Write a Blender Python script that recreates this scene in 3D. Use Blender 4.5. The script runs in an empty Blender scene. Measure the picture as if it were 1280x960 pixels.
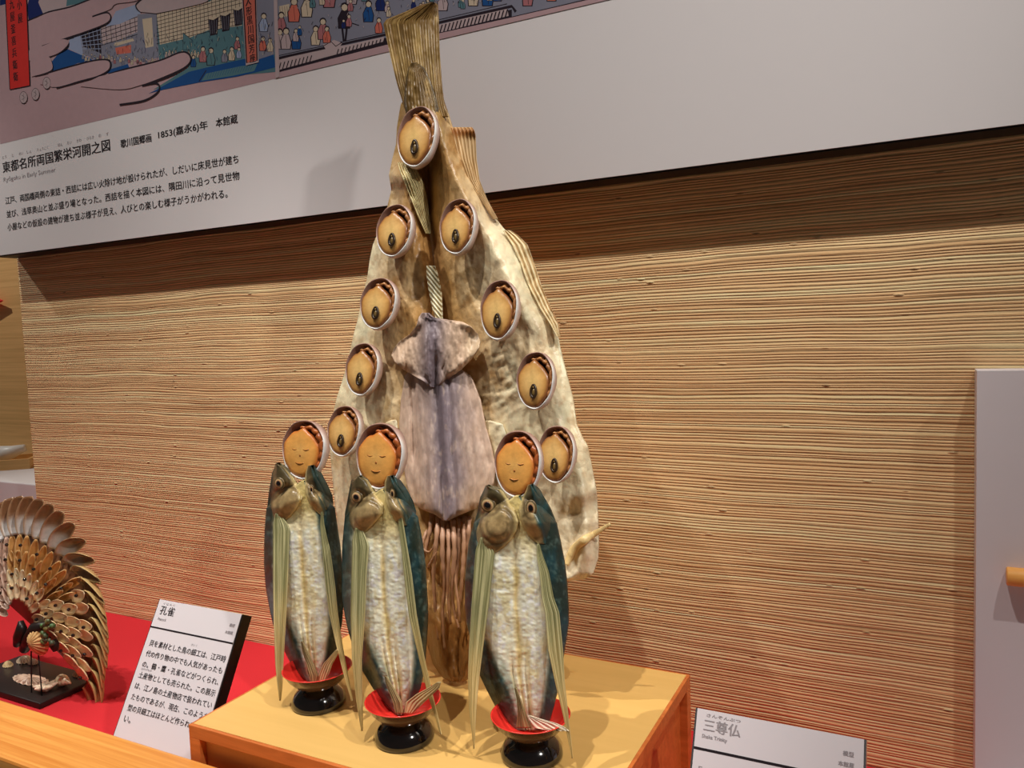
import bpy, math, random
import numpy as np
from mathutils import Vector, Matrix

# ------------------------------------------------------------------ camera
F = 981.0
def _v(x, y):
    a = np.array([x - 640.0, y - 480.0, F]); return a / np.linalg.norm(a)
EX = -_v(-1265, 482); EY = _v(1145, 391); EY = EY - EX * EX.dot(EY); EY /= np.linalg.norm(EY)
EZ = np.cross(EX, EY)
ROT = np.array([EX, EY, EZ])            # world axes in camera coordinates
ORG = np.array([0.0, -1.1, 0.598])
sc = bpy.context.scene
cd = bpy.data.cameras.new('camera'); cam = bpy.data.objects.new('camera', cd)
sc.collection.objects.link(cam); sc.camera = cam
cd.sensor_width = 36.0; cd.lens = F / 1280 * 36.0; cd.clip_start = 0.01
m = Matrix.Identity(4)
for i in range(3):
    m[i][0] = ROT[i, 0]; m[i][1] = -ROT[i, 1]; m[i][2] = -ROT[i, 2]; m[i][3] = ORG[i]
cam.matrix_world = m

# ------------------------------------------------------------------ world, lamps, exposure
w = bpy.data.worlds.new('world'); sc.world = w; w.use_nodes = True
w.node_tree.nodes['Background'].inputs[0].default_value = (1.0, 0.93, 0.86, 1)
w.node_tree.nodes['Background'].inputs[1].default_value = 0.06
sc.view_settings.view_transform = 'Standard'; sc.view_settings.look = 'None'
sc.view_settings.exposure = -0.1; sc.view_settings.gamma = 1.0
sc.view_settings.use_curve_mapping = False

def spot(loc, tgt, power, size=70, blend=0.6, rad=0.02, col=(1, 0.945, 0.88)):
    l = bpy.data.lights.new('track_spot', 'SPOT'); l.energy = power; l.color = col
    l.spot_size = math.radians(size); l.spot_blend = blend; l.shadow_soft_size = rad
    o = bpy.data.objects.new('track_spot', l); sc.collection.objects.link(o)
    o.location = loc
    o.rotation_euler = (Vector(tgt) - Vector(loc)).to_track_quat('-Z', 'Y').to_euler()
    return o
spot((-0.62, -1.19, 3.20), (-0.55, -0.15, 0.38), 165, 50, 0.9)
spot((-1.55, -1.19, 3.20), (-0.70, -0.26, 0.02), 210, 23, 0.7)
spot((-2.00, -1.19, 3.20), (-1.45, -0.10, 0.25), 190, 32, 0.8)
spot((0.75, -1.19, 3.20), (0.25, -0.05, 0.36), 125, 42, 0.9)
spot((2.20, -1.19, 3.20), (-1.02, -0.14, 0.14), 300, 22, 0.7, 0.06)
spot((-2.70, -0.35, 1.70), (-1.98, 0.26, 0.45), 32, 60, 0.6)

# ------------------------------------------------------------------ helpers
def lin(c):
    c = np.asarray(c, float) / 255.0
    return np.where(c <= 0.04045, c / 12.92, ((c + 0.055) / 1.055) ** 2.4)
GAIN = 1.45
def alb(c, g=GAIN):
    return np.clip(lin(c) * g, 0.0, 0.88)
def rays(px, py):
    px = np.asarray(px, float); py = np.asarray(py, float)
    v = np.stack([px - 640.0, py - 480.0, np.full_like(px, F)], -1)
    return v @ ROT.T
def at(px, py, pl, off=0.0):
    """point of the plane Y = Y0 + k (Z - Z0) - off that is seen at px, py"""
    Y0, Z0, k = pl
    d = rays(px, py)
    t = (Y0 + k * (ORG[2] - Z0) - off - ORG[1]) / (d[..., 1] - k * d[..., 2])
    return ORG + d * t[..., None]
def at_z(px, py, z):
    d = rays(px, py); t = (z - ORG[2]) / d[..., 2]
    return ORG + d * t[..., None]

_rs = np.random.RandomState(7); _tab = _rs.rand(256, 256)
def vnoise(x, y):
    x = np.asarray(x, float); y = np.asarray(y, float)
    xi = np.floor(x).astype(int); yi = np.floor(y).astype(int)
    fx = x - xi; fy = y - yi; fx = fx * fx * (3 - 2 * fx); fy = fy * fy * (3 - 2 * fy)
    g = lambda a, b: _tab[a % 256, b % 256]
    return ((g(xi, yi) * (1 - fx) + g(xi + 1, yi) * fx) * (1 - fy)
            + (g(xi, yi + 1) * (1 - fx) + g(xi + 1, yi + 1) * fx) * fy) * 2 - 1
def fbm(x, y, o=4):
    s = 0; a = 1.0
    for i in range(o):
        s = s + a * vnoise(x * 2 ** i + 17.3 * i, y * 2 ** i + 9.1 * i); a *= 0.5
    return s / 1.8
def sstep(a, b, x):
    t = np.clip((np.asarray(x, float) - a) / (b - a), 0, 1); return t * t * (3 - 2 * t)
def mixc(a, b, t):
    t = np.asarray(t)[..., None]; return np.asarray(a, float) * (1 - t) + np.asarray(b, float) * t
def gau(d, s):
    return np.exp(-(np.asarray(d) / s) ** 2)

col = sc.collection
def link(o): col.objects.link(o); return o
def thing(name, loc, label, cat, group=None, kind=None):
    o = link(bpy.data.objects.new(name, None)); o.location = loc; o.empty_display_size = 0.05
    o['label'] = label; o['category'] = cat
    if group: o['group'] = group
    if kind: o['kind'] = kind
    return o
def mesh_obj(name, verts, faces, mat, parent=None, colors=None, smooth=True, local=False, mats=None, fmat=None):
    v = np.asarray(verts, float)
    if parent is not None and not local:
        b = np.zeros(3); p = parent
        while p is not None: b += np.array(p.location); p = p.parent
        v = v - b
    me = bpy.data.meshes.new(name)
    me.from_pydata(v.tolist(), [], [tuple(int(i) for i in f) for f in faces]); me.update()
    for mm in (mats or [mat]): me.materials.append(mm)
    if fmat is not None: me.polygons.foreach_set('material_index', np.asarray(fmat, dtype=np.int32))
    if colors is not None:
        a = me.color_attributes.new('Col', 'FLOAT_COLOR', 'POINT')
        c = np.ones((len(v), 4)); c[:, :3] = colors
        a.data.foreach_set('color', c.ravel())
    if smooth: me.polygons.foreach_set('use_smooth', np.ones(len(me.polygons), dtype=bool))
    o = link(bpy.data.objects.new(name, me))
    if parent is not None: o.parent = parent
    return o

class MB:
    """collects simple shapes into ONE mesh"""
    def __init__(s): s.v = []; s.f = []; s.c = []; s.m = []
    def add(s, v, f, c=None, mi=0):
        b = len(s.v); s.v += [tuple(p) for p in np.asarray(v, float)]
        s.f += [tuple(int(i) + b for i in q) for q in f]; s.m += [mi] * len(f)
        n = len(v)
        if c is None: c = (0.5, 0.5, 0.5)
        c = np.asarray(c, float)
        s.c += [tuple(c)] * n if c.ndim == 1 else [tuple(q) for q in c]
    def box(s, a, b, bev=0.0, c=None, mi=0):
        import bmesh
        a = np.asarray(a, float); b = np.asarray(b, float)
        bm = bmesh.new(); bmesh.ops.create_cube(bm, size=1.0)
        for q in bm.verts: q.co = Vector(((a + b) / 2 + np.array(q.co) * (b - a)).tolist())
        if bev > 0: bmesh.ops.bevel(bm, geom=bm.edges[:], offset=bev, segments=2, affect='EDGES', profile=0.5)
        bm.verts.index_update()
        s.add([tuple(q.co) for q in bm.verts], [[q.index for q in f.verts] for f in bm.faces], c, mi); bm.free()
    def tube(s, pts, rad, n=10, c=None, flat=1.0, up=(0, 1, 0), mi=0):
        pts = np.asarray(pts, float); k = len(pts); rad = np.broadcast_to(np.asarray(rad, float), (k,))
        V = []
        tan = np.gradient(pts, axis=0); tan /= np.linalg.norm(tan, axis=1)[:, None] + 1e-12
        for i in range(k):
            a = np.cross(tan[i], np.asarray(up, float)); a /= np.linalg.norm(a) + 1e-9; b = np.cross(a, tan[i])
            for j in range(n):
                t = 2 * math.pi * j / n
                V.append(pts[i] + rad[i] * (math.cos(t) * a + math.sin(t) * flat * b))
        Fc = [[i * n + j, i * n + (j + 1) % n, (i + 1) * n + (j + 1) % n, (i + 1) * n + j] for i in range(k - 1) for j in range(n)]
        V.append(pts[0]); V.append(pts[-1])
        Fc += [[k * n, (j + 1) % n, j] for j in range(n)] + [[k * n + 1, (k - 1) * n + j, (k - 1) * n + (j + 1) % n] for j in range(n)]
        cc = c
        if c is not None and np.asarray(c).ndim == 2:
            cc = np.concatenate([np.repeat(np.asarray(c), n, 0), np.asarray(c)[:1], np.asarray(c)[-1:]])
        s.add(V, Fc, cc, mi)
    def lathe(s, prof, ctr, n=48, c=None, mi=0, ax='z', sx=1.0, sy=1.0):
        prof = np.asarray(prof, float); k = len(prof); V = []
        for r, h in prof:
            for j in range(n):
                t = 2 * math.pi * j / n
                V.append((ctr[0] + r * math.cos(t) * sx, ctr[1] + r * math.sin(t) * sy, ctr[2] + h) if ax == 'z'
                         else (ctr[0] + r * math.cos(t) * sx, ctr[1] - h, ctr[2] + r * math.sin(t) * sy))
        Fc = [[i * n + j, i * n + (j + 1) % n, (i + 1) * n + (j + 1) % n, (i + 1) * n + j] for i in range(k - 1) for j in range(n)]
        cc = c
        if c is not None and np.asarray(c).ndim == 2: cc = np.repeat(np.asarray(c), n, 0)
        s.add(V, Fc, cc, mi)
    def blob(s, ctr, r, n=10, c=None, mi=0, jit=0.0, seed=0):
        V = []; rr = random.Random(seed)
        r = np.broadcast_to(np.asarray(r, float), (3,))
        for i in range(n + 1):
            p = math.pi * i / n
            for j in range(2 * n):
                t = math.pi * j / n; q = 1 + jit * (rr.random() - 0.5) * (0 < i < n)
                V.append((ctr[0] + r[0] * q * math.sin(p) * math.cos(t), ctr[1] + r[1] * q * math.sin(p) * math.sin(t), ctr[2] + r[2] * q * math.cos(p)))
        k = 2 * n
        s.add(V, [[i * k + j, (i + 1) * k + j, (i + 1) * k + (j + 1) % k, i * k + (j + 1) % k] for i in range(n) for j in range(k)], c, mi)
    def build(s, name, mat, parent=None, smooth=True, local=False, mats=None):
        return mesh_obj(name, s.v, s.f, mat, parent, np.array(s.c), smooth, local, mats, s.m if mats else None)

def sheet(name, mat, parent, pl, tab, nu, ny, offf, colf, thick=0.004):
    """organic sheet: rows (y, left, right) seen in the photograph, each point set on the thing's own leaning plane plus relief"""
    tab = np.asarray(tab, float)
    ys = np.linspace(tab[0, 0], tab[-1, 0], ny)
    L = np.interp(ys, tab[:, 0], tab[:, 1]); R = np.interp(ys, tab[:, 0], tab[:, 2])
    u = np.linspace(0, 1, nu); U, Yp = np.meshgrid(u, ys)
    X = L[:, None] + (R - L)[:, None] * U
    off = offf(U, Yp, X) + np.zeros_like(U)
    P = at(X, Yp, pl, off)
    C = alb(colf(U, Yp, X) + np.zeros(U.shape + (3,)))
    ed = np.minimum(1, np.minimum(U, 1 - U) * nu / 4)
    B = P.copy(); B[..., 1] += thick * (0.4 + 0.6 * ed)
    n = nu * ny
    V = np.concatenate([P.reshape(-1, 3), B.reshape(-1, 3)]); CC = np.concatenate([C.reshape(-1, 3)] * 2)
    idx = np.arange(n).reshape(ny, nu)
    a, b, c, d = idx[:-1, :-1].ravel(), idx[:-1, 1:].ravel(), idx[1:, 1:].ravel(), idx[1:, :-1].ravel()
    Fc = np.concatenate([np.stack([a, d, c, b], 1), np.stack([a, b, c, d], 1) + n])
    ring = np.concatenate([idx[0, :-1], idx[:-1, -1], idx[-1, :0:-1], idx[:0:-1, 0]])
    r2 = np.roll(ring, -1)
    Fc = np.concatenate([Fc, np.stack([ring, r2, r2 + n, ring + n], 1)])
    return mesh_obj(name, V, Fc, mat, parent, CC)

# ------------------------------------------------------------------ materials
def new_mat(name):
    mt = bpy.data.materials.new(name); mt.use_nodes = True
    nt = mt.node_tree; return mt, nt, nt.nodes['Principled BSDF']
def N(nt, t, **kw):
    n = nt.nodes.new(t)
    for k, v in kw.items():
        if k in n.inputs: n.inputs[k].default_value = v
        else: setattr(n, k, v)
    return n
def bump(nt, b, h, strength, dist):
    bp = N(nt, 'ShaderNodeBump'); bp.inputs['Strength'].default_value = strength; bp.inputs['Distance'].default_value = dist
    nt.links.new(h, bp.inputs['Height']); nt.links.new(bp.outputs[0], b.inputs['Normal'])
def flat(name, c, rough=0.5, spec=0.5, metal=0.0, g=GAIN, coat=0.0, var=0.06, scale=40.0):
    mt, nt, b = new_mat(name); a = alb(c, g)
    tc = N(nt, 'ShaderNodeTexCoord'); nz = N(nt, 'ShaderNodeTexNoise', Scale=scale, Detail=4.0)
    nt.links.new(tc.outputs['Object'], nz.inputs['Vector'])
    mx = N(nt, 'ShaderNodeMix', data_type='RGBA')
    mx.inputs[6].default_value = (*(a * (1 - var)), 1); mx.inputs[7].default_value = (*np.clip(a * (1 + var), 0, .9), 1)
    nt.links.new(nz.outputs[0], mx.inputs[0]); nt.links.new(mx.outputs[2], b.inputs['Base Color'])
    b.inputs['Roughness'].default_value = rough; b.inputs['Metallic'].default_value = metal
    b.inputs['Specular IOR Level'].default_value = spec; b.inputs['Coat Weight'].default_value = coat
    return mt
def organic(name, rough=0.4, bscale=120.0, bstr=0.5, bdist=0.002, stretch=(1, 1, 1), var=0.25, vscale=60.0, spec=0.5, trans=0.0):
    mt, nt, b = new_mat(name)
    at_ = N(nt, 'ShaderNodeAttribute', attribute_name='Col')
    tc = N(nt, 'ShaderNodeTexCoord'); mp = N(nt, 'ShaderNodeMapping'); mp.inputs['Scale'].default_value = stretch
    nt.links.new(tc.outputs['Object'], mp.inputs['Vector'])
    nz = N(nt, 'ShaderNodeTexNoise', Scale=vscale, Detail=5.0, Roughness=0.6); nt.links.new(mp.outputs[0], nz.inputs['Vector'])
    mr = N(nt, 'ShaderNodeMapRange'); mr.inputs[1].default_value = 0.25; mr.inputs[2].default_value = 0.75
    mr.inputs[3].default_value = 1 - var; mr.inputs[4].default_value = 1 + var
    nt.links.new(nz.outputs[0], mr.inputs[0])
    vm = N(nt, 'ShaderNodeVectorMath', operation='SCALE'); nt.links.new(at_.outputs['Color'], vm.inputs[0]); nt.links.new(mr.outputs[0], vm.inputs['Scale'])
    nt.links.new(vm.outputs[0], b.inputs['Base Color'])
    n2 = N(nt, 'ShaderNodeTexNoise', Scale=bscale, Detail=5.0, Roughness=0.55, Distortion=0.6); nt.links.new(mp.outputs[0], n2.inputs['Vector'])
    bump(nt, b, n2.outputs[0], bstr, bdist)
    b.inputs['Roughness'].default_value = rough; b.inputs['Specular IOR Level'].default_value = spec
    if trans: b.inputs['Transmission Weight'].default_value = trans
    return mt
def wood(name, c1, c2, scale=(6, 60, 60), rough=0.45, dist=1.5, g=GAIN):
    mt, nt, b = new_mat(name)
    tc = N(nt, 'ShaderNodeTexCoord'); mp = N(nt, 'ShaderNodeMapping'); mp.inputs['Scale'].default_value = scale
    nt.links.new(tc.outputs['Object'], mp.inputs['Vector'])
    nz = N(nt, 'ShaderNodeTexNoise', Scale=1.0, Detail=6.0, Roughness=0.6, Distortion=dist); nt.links.new(mp.outputs[0], nz.inputs['Vector'])
    cr = N(nt, 'ShaderNodeValToRGB'); cr.color_ramp.elements[0].position = 0.3; cr.color_ramp.elements[1].position = 0.7
    cr.color_ramp.elements[0].color = (*alb(c1, g), 1); cr.color_ramp.elements[1].color = (*alb(c2, g), 1)
    nt.links.new(nz.outputs[0], cr.inputs[0]); nt.links.new(cr.outputs[0], b.inputs['Base Color'])
    bump(nt, b, nz.outputs[0], 0.15, 0.001); b.inputs['Roughness'].default_value = rough
    return mt
def reed():
    mt, nt, b = new_mat('reed_wallcovering')
    geo = N(nt, 'ShaderNodeNewGeometry'); sep = N(nt, 'ShaderNodeSeparateXYZ'); nt.links.new(geo.outputs['Position'], sep.inputs[0])
    def math_(op, a, b_=None, c=None):
        n = N(nt, 'ShaderNodeMath', operation=op)
        for i, v in enumerate((a, b_, c)):
            if v is None: continue
            if isinstance(v, (int, float)): n.inputs[i].default_value = v
            else: nt.links.new(v, n.inputs[i])
        return n.outputs[0]
    def noise(sx, sz, scale=1.0, detail=2.0, rough=0.5):
        cb = N(nt, 'ShaderNodeCombineXYZ')
        nt.links.new(math_('MULTIPLY', sep.outputs[0], sx), cb.inputs[0]); nt.links.new(math_('MULTIPLY', sep.outputs[2], sz), cb.inputs[2])
        n = N(nt, 'ShaderNodeTexNoise', Scale=scale, Detail=detail, Roughness=rough); nt.links.new(cb.outputs[0], n.inputs['Vector'])
        return n.outputs[0]
    wob = noise(3.0, 6.0)                                   # slow waver along the reeds
    irr = noise(0.15, 75.0, 1.0, 3.0)                       # uneven reed widths
    ph = math_('ADD', math_('MULTIPLY', sep.outputs[2], 235.0), math_('ADD', math_('MULTIPLY', wob, 3.0), math_('MULTIPLY', irr, 3.0)))
    fr = math_('FRACT', ph); idx = math_('FLOOR', ph)
    tri = math_('SUBTRACT', 1.0, math_('ABSOLUTE', math_('MULTIPLY_ADD', fr, 2.0, -1.0)))
    prof = math_('POWER', tri, 0.5)
    wn = N(nt, 'ShaderNodeTexWhiteNoise', noise_dimensions='1D'); nt.links.new(idx, wn.inputs['W'])
    cb = N(nt, 'ShaderNodeCombineXYZ'); nt.links.new(math_('MULTIPLY', sep.outputs[0], 2.2), cb.inputs[0]); nt.links.new(math_('MULTIPLY', idx, 0.73), cb.inputs[1])
    ln = N(nt, 'ShaderNodeTexNoise', Scale=1.0, Detail=3.0); nt.links.new(cb.outputs[0], ln.inputs['Vector'])
    tone = math_('ADD', math_('MULTIPLY', wn.outputs[0], 0.34), math_('MULTIPLY', ln.outputs[0], 0.66))
    tone = math_('ADD', tone, math_('MULTIPLY_ADD', noise(14.0, 300.0, 1.0, 4.0), 0.34, -0.17))
    cr = N(nt, 'ShaderNodeValToRGB')
    e = cr.color_ramp.elements; e[0].position = 0.15; e[1].position = 0.85
    e[0].color = (*alb((168, 128, 86)), 1); e[1].color = (*alb((224, 194, 150)), 1)
    md = e.new(0.5); md.color = (*alb((206, 170, 124)), 1)
    nt.links.new(tone, cr.inputs[0])
    gap = N(nt, 'ShaderNodeMapRange'); gap.inputs[1].default_value = 0.0; gap.inputs[2].default_value = 0.5; gap.inputs[3].default_value = 0.48; gap.inputs[4].default_value = 1.0
    nt.links.new(tri, gap.inputs[0])
    # knots: sparse small dark nodes, longer than tall
    cb2 = N(nt, 'ShaderNodeCombineXYZ'); nt.links.new(math_('MULTIPLY', sep.outputs[0], 21.0), cb2.inputs[0]); nt.links.new(math_('MULTIPLY', sep.outputs[2], 62.0), cb2.inputs[1])
    vo = N(nt, 'ShaderNodeTexVoronoi', Scale=1.0); nt.links.new(cb2.outputs[0], vo.inputs['Vector'])
    kn = N(nt, 'ShaderNodeMapRange'); kn.inputs[1].default_value = 0.04; kn.inputs[2].default_value = 0.14; kn.inputs[3].default_value = 1.0; kn.inputs[4].default_value = 0.0
    nt.links.new(vo.outputs['Distance'], kn.inputs[0])
    vs = N(nt, 'ShaderNodeSeparateColor'); nt.links.new(vo.outputs['Color'], vs.inputs[0])
    knot = math_('MULTIPLY', kn.outputs[0], math_('GREATER_THAN', vs.outputs[0], 0.5))
    dark = math_('MULTIPLY', gap.outputs[0], math_('MULTIPLY_ADD', knot, -0.38, 1.0))
    vm = N(nt, 'ShaderNodeVectorMath', operation='SCALE'); nt.links.new(cr.outputs[0], vm.inputs[0]); nt.links.new(dark, vm.inputs['Scale'])
    nt.links.new(vm.outputs[0], b.inputs['Base Color'])
    hh = math_('ADD', prof, math_('MULTIPLY', knot, 2.2)); hh = math_('ADD', hh, math_('MULTIPLY', noise(40.0, 200.0), 0.5))
    bump(nt, b, hh, 0.6, 0.0018)
    b.inputs['Roughness'].default_value = 0.6; b.inputs['Specular IOR Level'].default_value = 0.25
    return mt

M_reed = reed()
M_white = flat('white_board', (184, 180, 181), 0.45, 0.3, var=0.01)
M_card = flat('card_white', (184, 179, 183), 0.5, 0.3, var=0.01)
M_black = flat('black_board', (22, 18, 18), 0.45, 0.3, g=1.0)
M_ink = flat('black_ink', (38, 32, 36), 0.7, 0.1, g=1.0)
M_inkgrey = flat('grey_ink', (150, 143, 147), 0.7, 0.1, g=1.0)
M_felt = flat('red_felt', (186, 42, 48), 0.9, 0.1, g=1.15, var=0.10, scale=400)
M_boxtop = wood('pale_top_wood', (190, 152, 86), (196, 158, 92), (4, 60, 60), 0.5, 0.4)
M_boxframe = wood('orange_frame_wood', (160, 82, 34), (186, 104, 50), (8, 60, 60), 0.4)
M_boxpanel = wood('panel_wood', (186, 128, 74), (204, 148, 90), (6, 40, 40), 0.5)
M_rail = wood('rail_wood', (176, 108, 42), (210, 146, 74), (2.5, 110, 60), 0.4, 0.8)
M_darkwood = flat('dark_stained_wood', (34, 24, 22), 0.35, 0.4, g=1.0)
M_niche = wood('niche_wood', (176, 136, 82), (200, 160, 104), (2, 30, 90), 0.6, 1.0)
M_bigfish = organic('dried_fish_flesh', 0.36, 110, 0.6, 0.0022, (1, 1, 0.7), 0.22, 45)
M_fin = organic('dried_fin', 0.38, 160, 0.3, 0.001, (1, 1, 0.15), 0.25, 70)
M_squid = organic('dried_squid', 0.45, 130, 0.4, 0.001, (1.6, 1, 0.5), 0.18, 120)
M_fly = organic('flying_fish_skin', 0.30, 260, 0.4, 0.0007, (1, 1, 1), 0.22, 90)
M_abal = organic('abalone_shell', 0.35, 200, 0.3, 0.0008, (1, 1, 1), 0.12, 150)
M_meat = organic('abalone_meat', 0.30, 160, 0.35, 0.001, (1, 1, 1), 0.15, 110)
M_shell = organic('polished_shell', 0.25, 120, 0.15, 0.0006, (1, 1, 1), 0.15, 120)
M_red = flat('red_lacquer', (205, 46, 38), 0.22, 0.5, coat=0.5)
M_lacq = flat('black_lacquer', (20, 14, 14), 0.12, 0.5, g=1.0, coat=0.8)
M_lacq2 = flat('brown_lacquer', (92, 66, 48), 0.25, 0.5, g=1.0, coat=0.5)
M_chrome = flat('chrome_strip', (200, 200, 205), 0.2, 0.5, 1.0)
M_dowel = wood('dowel_wood', (196, 130, 62), (214, 152, 80), (4, 60, 60), 0.45)
M_porc = flat('white_shell_figure', (222, 205, 200), 0.35)
M_panel = flat('grey_white_panel', (184, 178, 182), 0.4, 0.3, var=0.01)
M_flag = flat('red_paper', (190, 30, 34), 0.6)

# ------------------------------------------------------------------ setting
def structure(name, mb, mat, smooth=False, mats=None):
    o = mb.build(name, mat, None, smooth, mats=mats); o['kind'] = 'structure'; return o
q = MB(); q.box((-1.833, 0, -0.15), (1.6, 0.04, 2.0)); structure('wall_back', q, M_reed)
q = MB(); q.box((-2.9, 0.30, -0.15), (-1.70, 0.34, 2.0)); structure('wall_niche', q, M_niche)
q = MB(); q.box((-2.9, 0.045, -0.15), (-1.835, 0.298, 0.262), 0.003); structure('trim_1', q, M_white)
q = MB(); q.box((-2.9, -0.470, -0.03), (0.058, -0.001, 0.0)); structure('floor', q, M_felt)
q = MB(); q.box((0.0585, -0.470, -0.03), (1.6, -0.001, 0.0)); structure('bounce_plinth', q, M_panel)  # unseen grey plinth, added so the panel's foot gets grey bounce, not red
q = MB(); q.box((-2.4, -0.575, -0.15), (1.2, -0.482, 0.102), 0.004); structure('trim_2', q, M_rail)

# ------------------------------------------------------------------ text
def lettering(name, lines, frame, mat, parent, lift=0.0004, bold=0.0, join=False):
    """lines: (text, x, y, width, height) in the frame's own metres; frame = (origin, right, up, normal); one mesh per line"""
    o0, rx, uy, nn = [np.asarray(a, float) for a in frame]
    V = []; Fc = []
    for txt, x, y, wd, ht in lines:
        cu = bpy.data.curves.new('lettering', 'FONT'); cu.body = txt; cu.resolution_u = 2; cu.size = 1.0
        ob = bpy.data.objects.new('lettering', cu); link(ob)
        dg = bpy.context.evaluated_depsgraph_get(); me = bpy.data.meshes.new_from_object(ob.evaluated_get(dg))
        n = len(me.vertices)
        if not join: V = []; Fc = []
        if n:
            c = np.zeros(n * 3); me.vertices.foreach_get('co', c); c = c.reshape(-1, 3)
            mn = c.min(0); mx = c.max(0)
            sx = wd / (mx[0] - mn[0]); sy = ht / (mx[1] - mn[1])
            lx = (c[:, 0] - mn[0]) * sx + x; ly = (c[:, 1] - mn[1]) * sy + y
            for k in ((-.5, .5) if bold else (0,)):         # heavier strokes: the glyph printed twice, a hair apart
                b = len(V)
                V += (o0 + (lx + k * bold * ht)[:, None] * rx + ly[:, None] * uy + nn * (lift + k * .00002)).tolist()
                Fc += [[i + b for i in p.vertices] for p in me.polygons]
        bpy.data.objects.remove(ob); bpy.data.meshes.remove(me); bpy.data.curves.remove(cu)
        if not join: mesh_obj(name, V, Fc, mat, parent, None, False)
    if join: mesh_obj(name, V, Fc, mat, parent, None, False)

# ------------------------------------------------------------------ banner
BY = -0.05
banner = thing('wall_banner', (-0.4, BY, 0.802), 'large white hanging board with a printed street picture and captions, above the dried fish', 'banner')
q = MB(); q.box((-1.832, BY, 0.802), (1.3, -0.002, 1.62)); q.m = [0] * len(q.m)
q.build('board', M_white, banner, False)
q = MB(); q.box((-1.832, BY + 0.002, 0.7995), (1.3, -0.002, 0.8018)); q.build('bottom_edge', M_black, banner, False)

PIC = [('pink', (160, 132, 136)), ('ink', (34, 26, 34)), ('blue', (24, 66, 118)), ('grey', (112, 112, 126)), ('cream', (176, 160, 140)),
       ('red', (184, 44, 40)), ('salmon', (176, 92, 78)), ('teal', (72, 104, 112)), ('sky', (132, 142, 168)), ('navy', (22, 34, 84)), ('rose', (146, 92, 96)), ('mist', (160, 142, 144))]
PM = [flat('print_' + n, tuple(np.array(c) * .9), 0.7, 0.1, var=0.07, scale=60) for n, c in PIC]; PI = {n: i for i, (n, c) in enumerate(PIC)}
pic = MB(); _lay = [0]
def Bp(p):
    p = np.asarray(p, float); return at(p[:, 0], p[:, 1], (BY, 0, 0))
def ppoly(pts, c, world=False):
    """one flat printed shape on the board, as a fan from its middle or an n-gon"""
    _lay[0] += 1
    P = np.asarray(pts, float) if world else Bp(pts)
    P = P.copy(); P[:, 1] = BY - 0.0002 - _lay[0] * 0.0000009
    pic.add(P, [list(range(len(P)))], None, PI[c])
def pline(pts, wd, c='ink'):
    _lay[0] += 1
    P = Bp(pts); P[:, 1] = 0
    d = np.gradient(P, axis=0); nrm = np.stack([-d[:, 2], 0 * d[:, 0], d[:, 0]], 1); nrm /= np.linalg.norm(nrm, axis=1)[:, None] + 1e-9
    k = len(P); V = np.concatenate([P + nrm * wd / 2, P - nrm * wd / 2]); V[:, 1] = BY - 0.0002 - _lay[0] * 0.0000009
    pic.add(V, [[i, i + 1, k + i + 1, k + i] for i in range(k - 1)], None, PI[c])
def smooth_pts(p, n=6):
    p = np.asarray(p, float); out = []
    for i in range(len(p) - 1):
        p0, p1, p2, p3 = p[max(i - 1, 0)], p[i], p[i + 1], p[min(i + 2, len(p) - 1)]
        for t in np.linspace(0, 1, n, endpoint=False):
            out.append(0.5 * ((2 * p1) + (-p0 + p2) * t + (2 * p0 - 5 * p1 + 4 * p2 - p3) * t * t + (-p0 + 3 * p1 - 3 * p2 + p3) * t ** 3))
    out.append(p[-1]); return np.array(out)
ppoly([(-1.776, 0, 1.0400), (1.2, 0, 1.0395), (1.2, 0, 1.6), (-1.776, 0, 1.6)], 'pink', True)
# street ground and buildings between the cloud bands
def rows_poly(top, bot, c): ppoly(list(top) + list(bot)[::-1], c)
rows_poly([(42, -40), (78, -40), (82, -2), (45, -2)], [(78, -2), (42, -2)], 'mist')
ppoly([(36, 26), (34, 8), (45, -30), (118, -40), (112, 0), (80, 9), (60, 16), (48, 21)], 'navy')
ppoly([(48, 3), (56, -20), (118, -40), (118, 0), (86, 8), (62, 15), (54, 17)], 'mist')
ppoly([(83, 8), (86, -30), (140, -40), (118, 0)], 'teal')
ppoly([(0, 7), (0, -10), (8, -10), (8, 5)], 'navy')
ppoly([(64, 78), (66, 90), (98, 79), (118, 76), (100, 68), (84, 61), (74, 66)], 'blue')
ppoly([(84, 60), (88, 47), (100, 42), (104, 68), (118, 76), (100, 68)], 'sky')
ppoly([(100, 43), (126, 33), (172, 16), (172, 72), (160, 80), (132, 92), (126, 76), (104, 68)], 'grey')
ppoly([(101, 43), (125, 34), (127, 67), (104, 58)], 'ink')
for i in range(5):
    pline([(101 + i * 5, 43 - i * 1.8), (104 + i * 5, 58 + i * 2)], 0.0012, 'sky'); pline([(101, 45 + i * 4), (126, 37 + i * 6)], 0.0012, 'sky')
ppoly([(126, 33), (172, 17), (172, 40), (148, 50), (128, 55)], 'mist')
for i in range(8):
    pline([(126 + i * 6, 33 - i * 2), (128 + i * 6, 57 - i * 2.3)], 0.0013)
    if i < 5: pline([(126, 37 + i * 5), (172, 21 + i * 5.5)], 0.0013)
ppoly([(138, 27), (145, 14), (172, 5), (176, 18), (150, 30), (132, 33)], 'sky')
ppoly([(172, 18), (197, 16), (199, 72), (172, 78)], 'grey'); ppoly([(178, 24), (190, 22), (192, 58), (182, 60)], 'cream')
ppoly([(144, 60), (164, 56), (164, 66), (146, 68)], 'salmon'); ppoly([(143, 54), (166, 48), (168, 51), (144, 58)], 'cream')
rr = random.Random(3)
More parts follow.
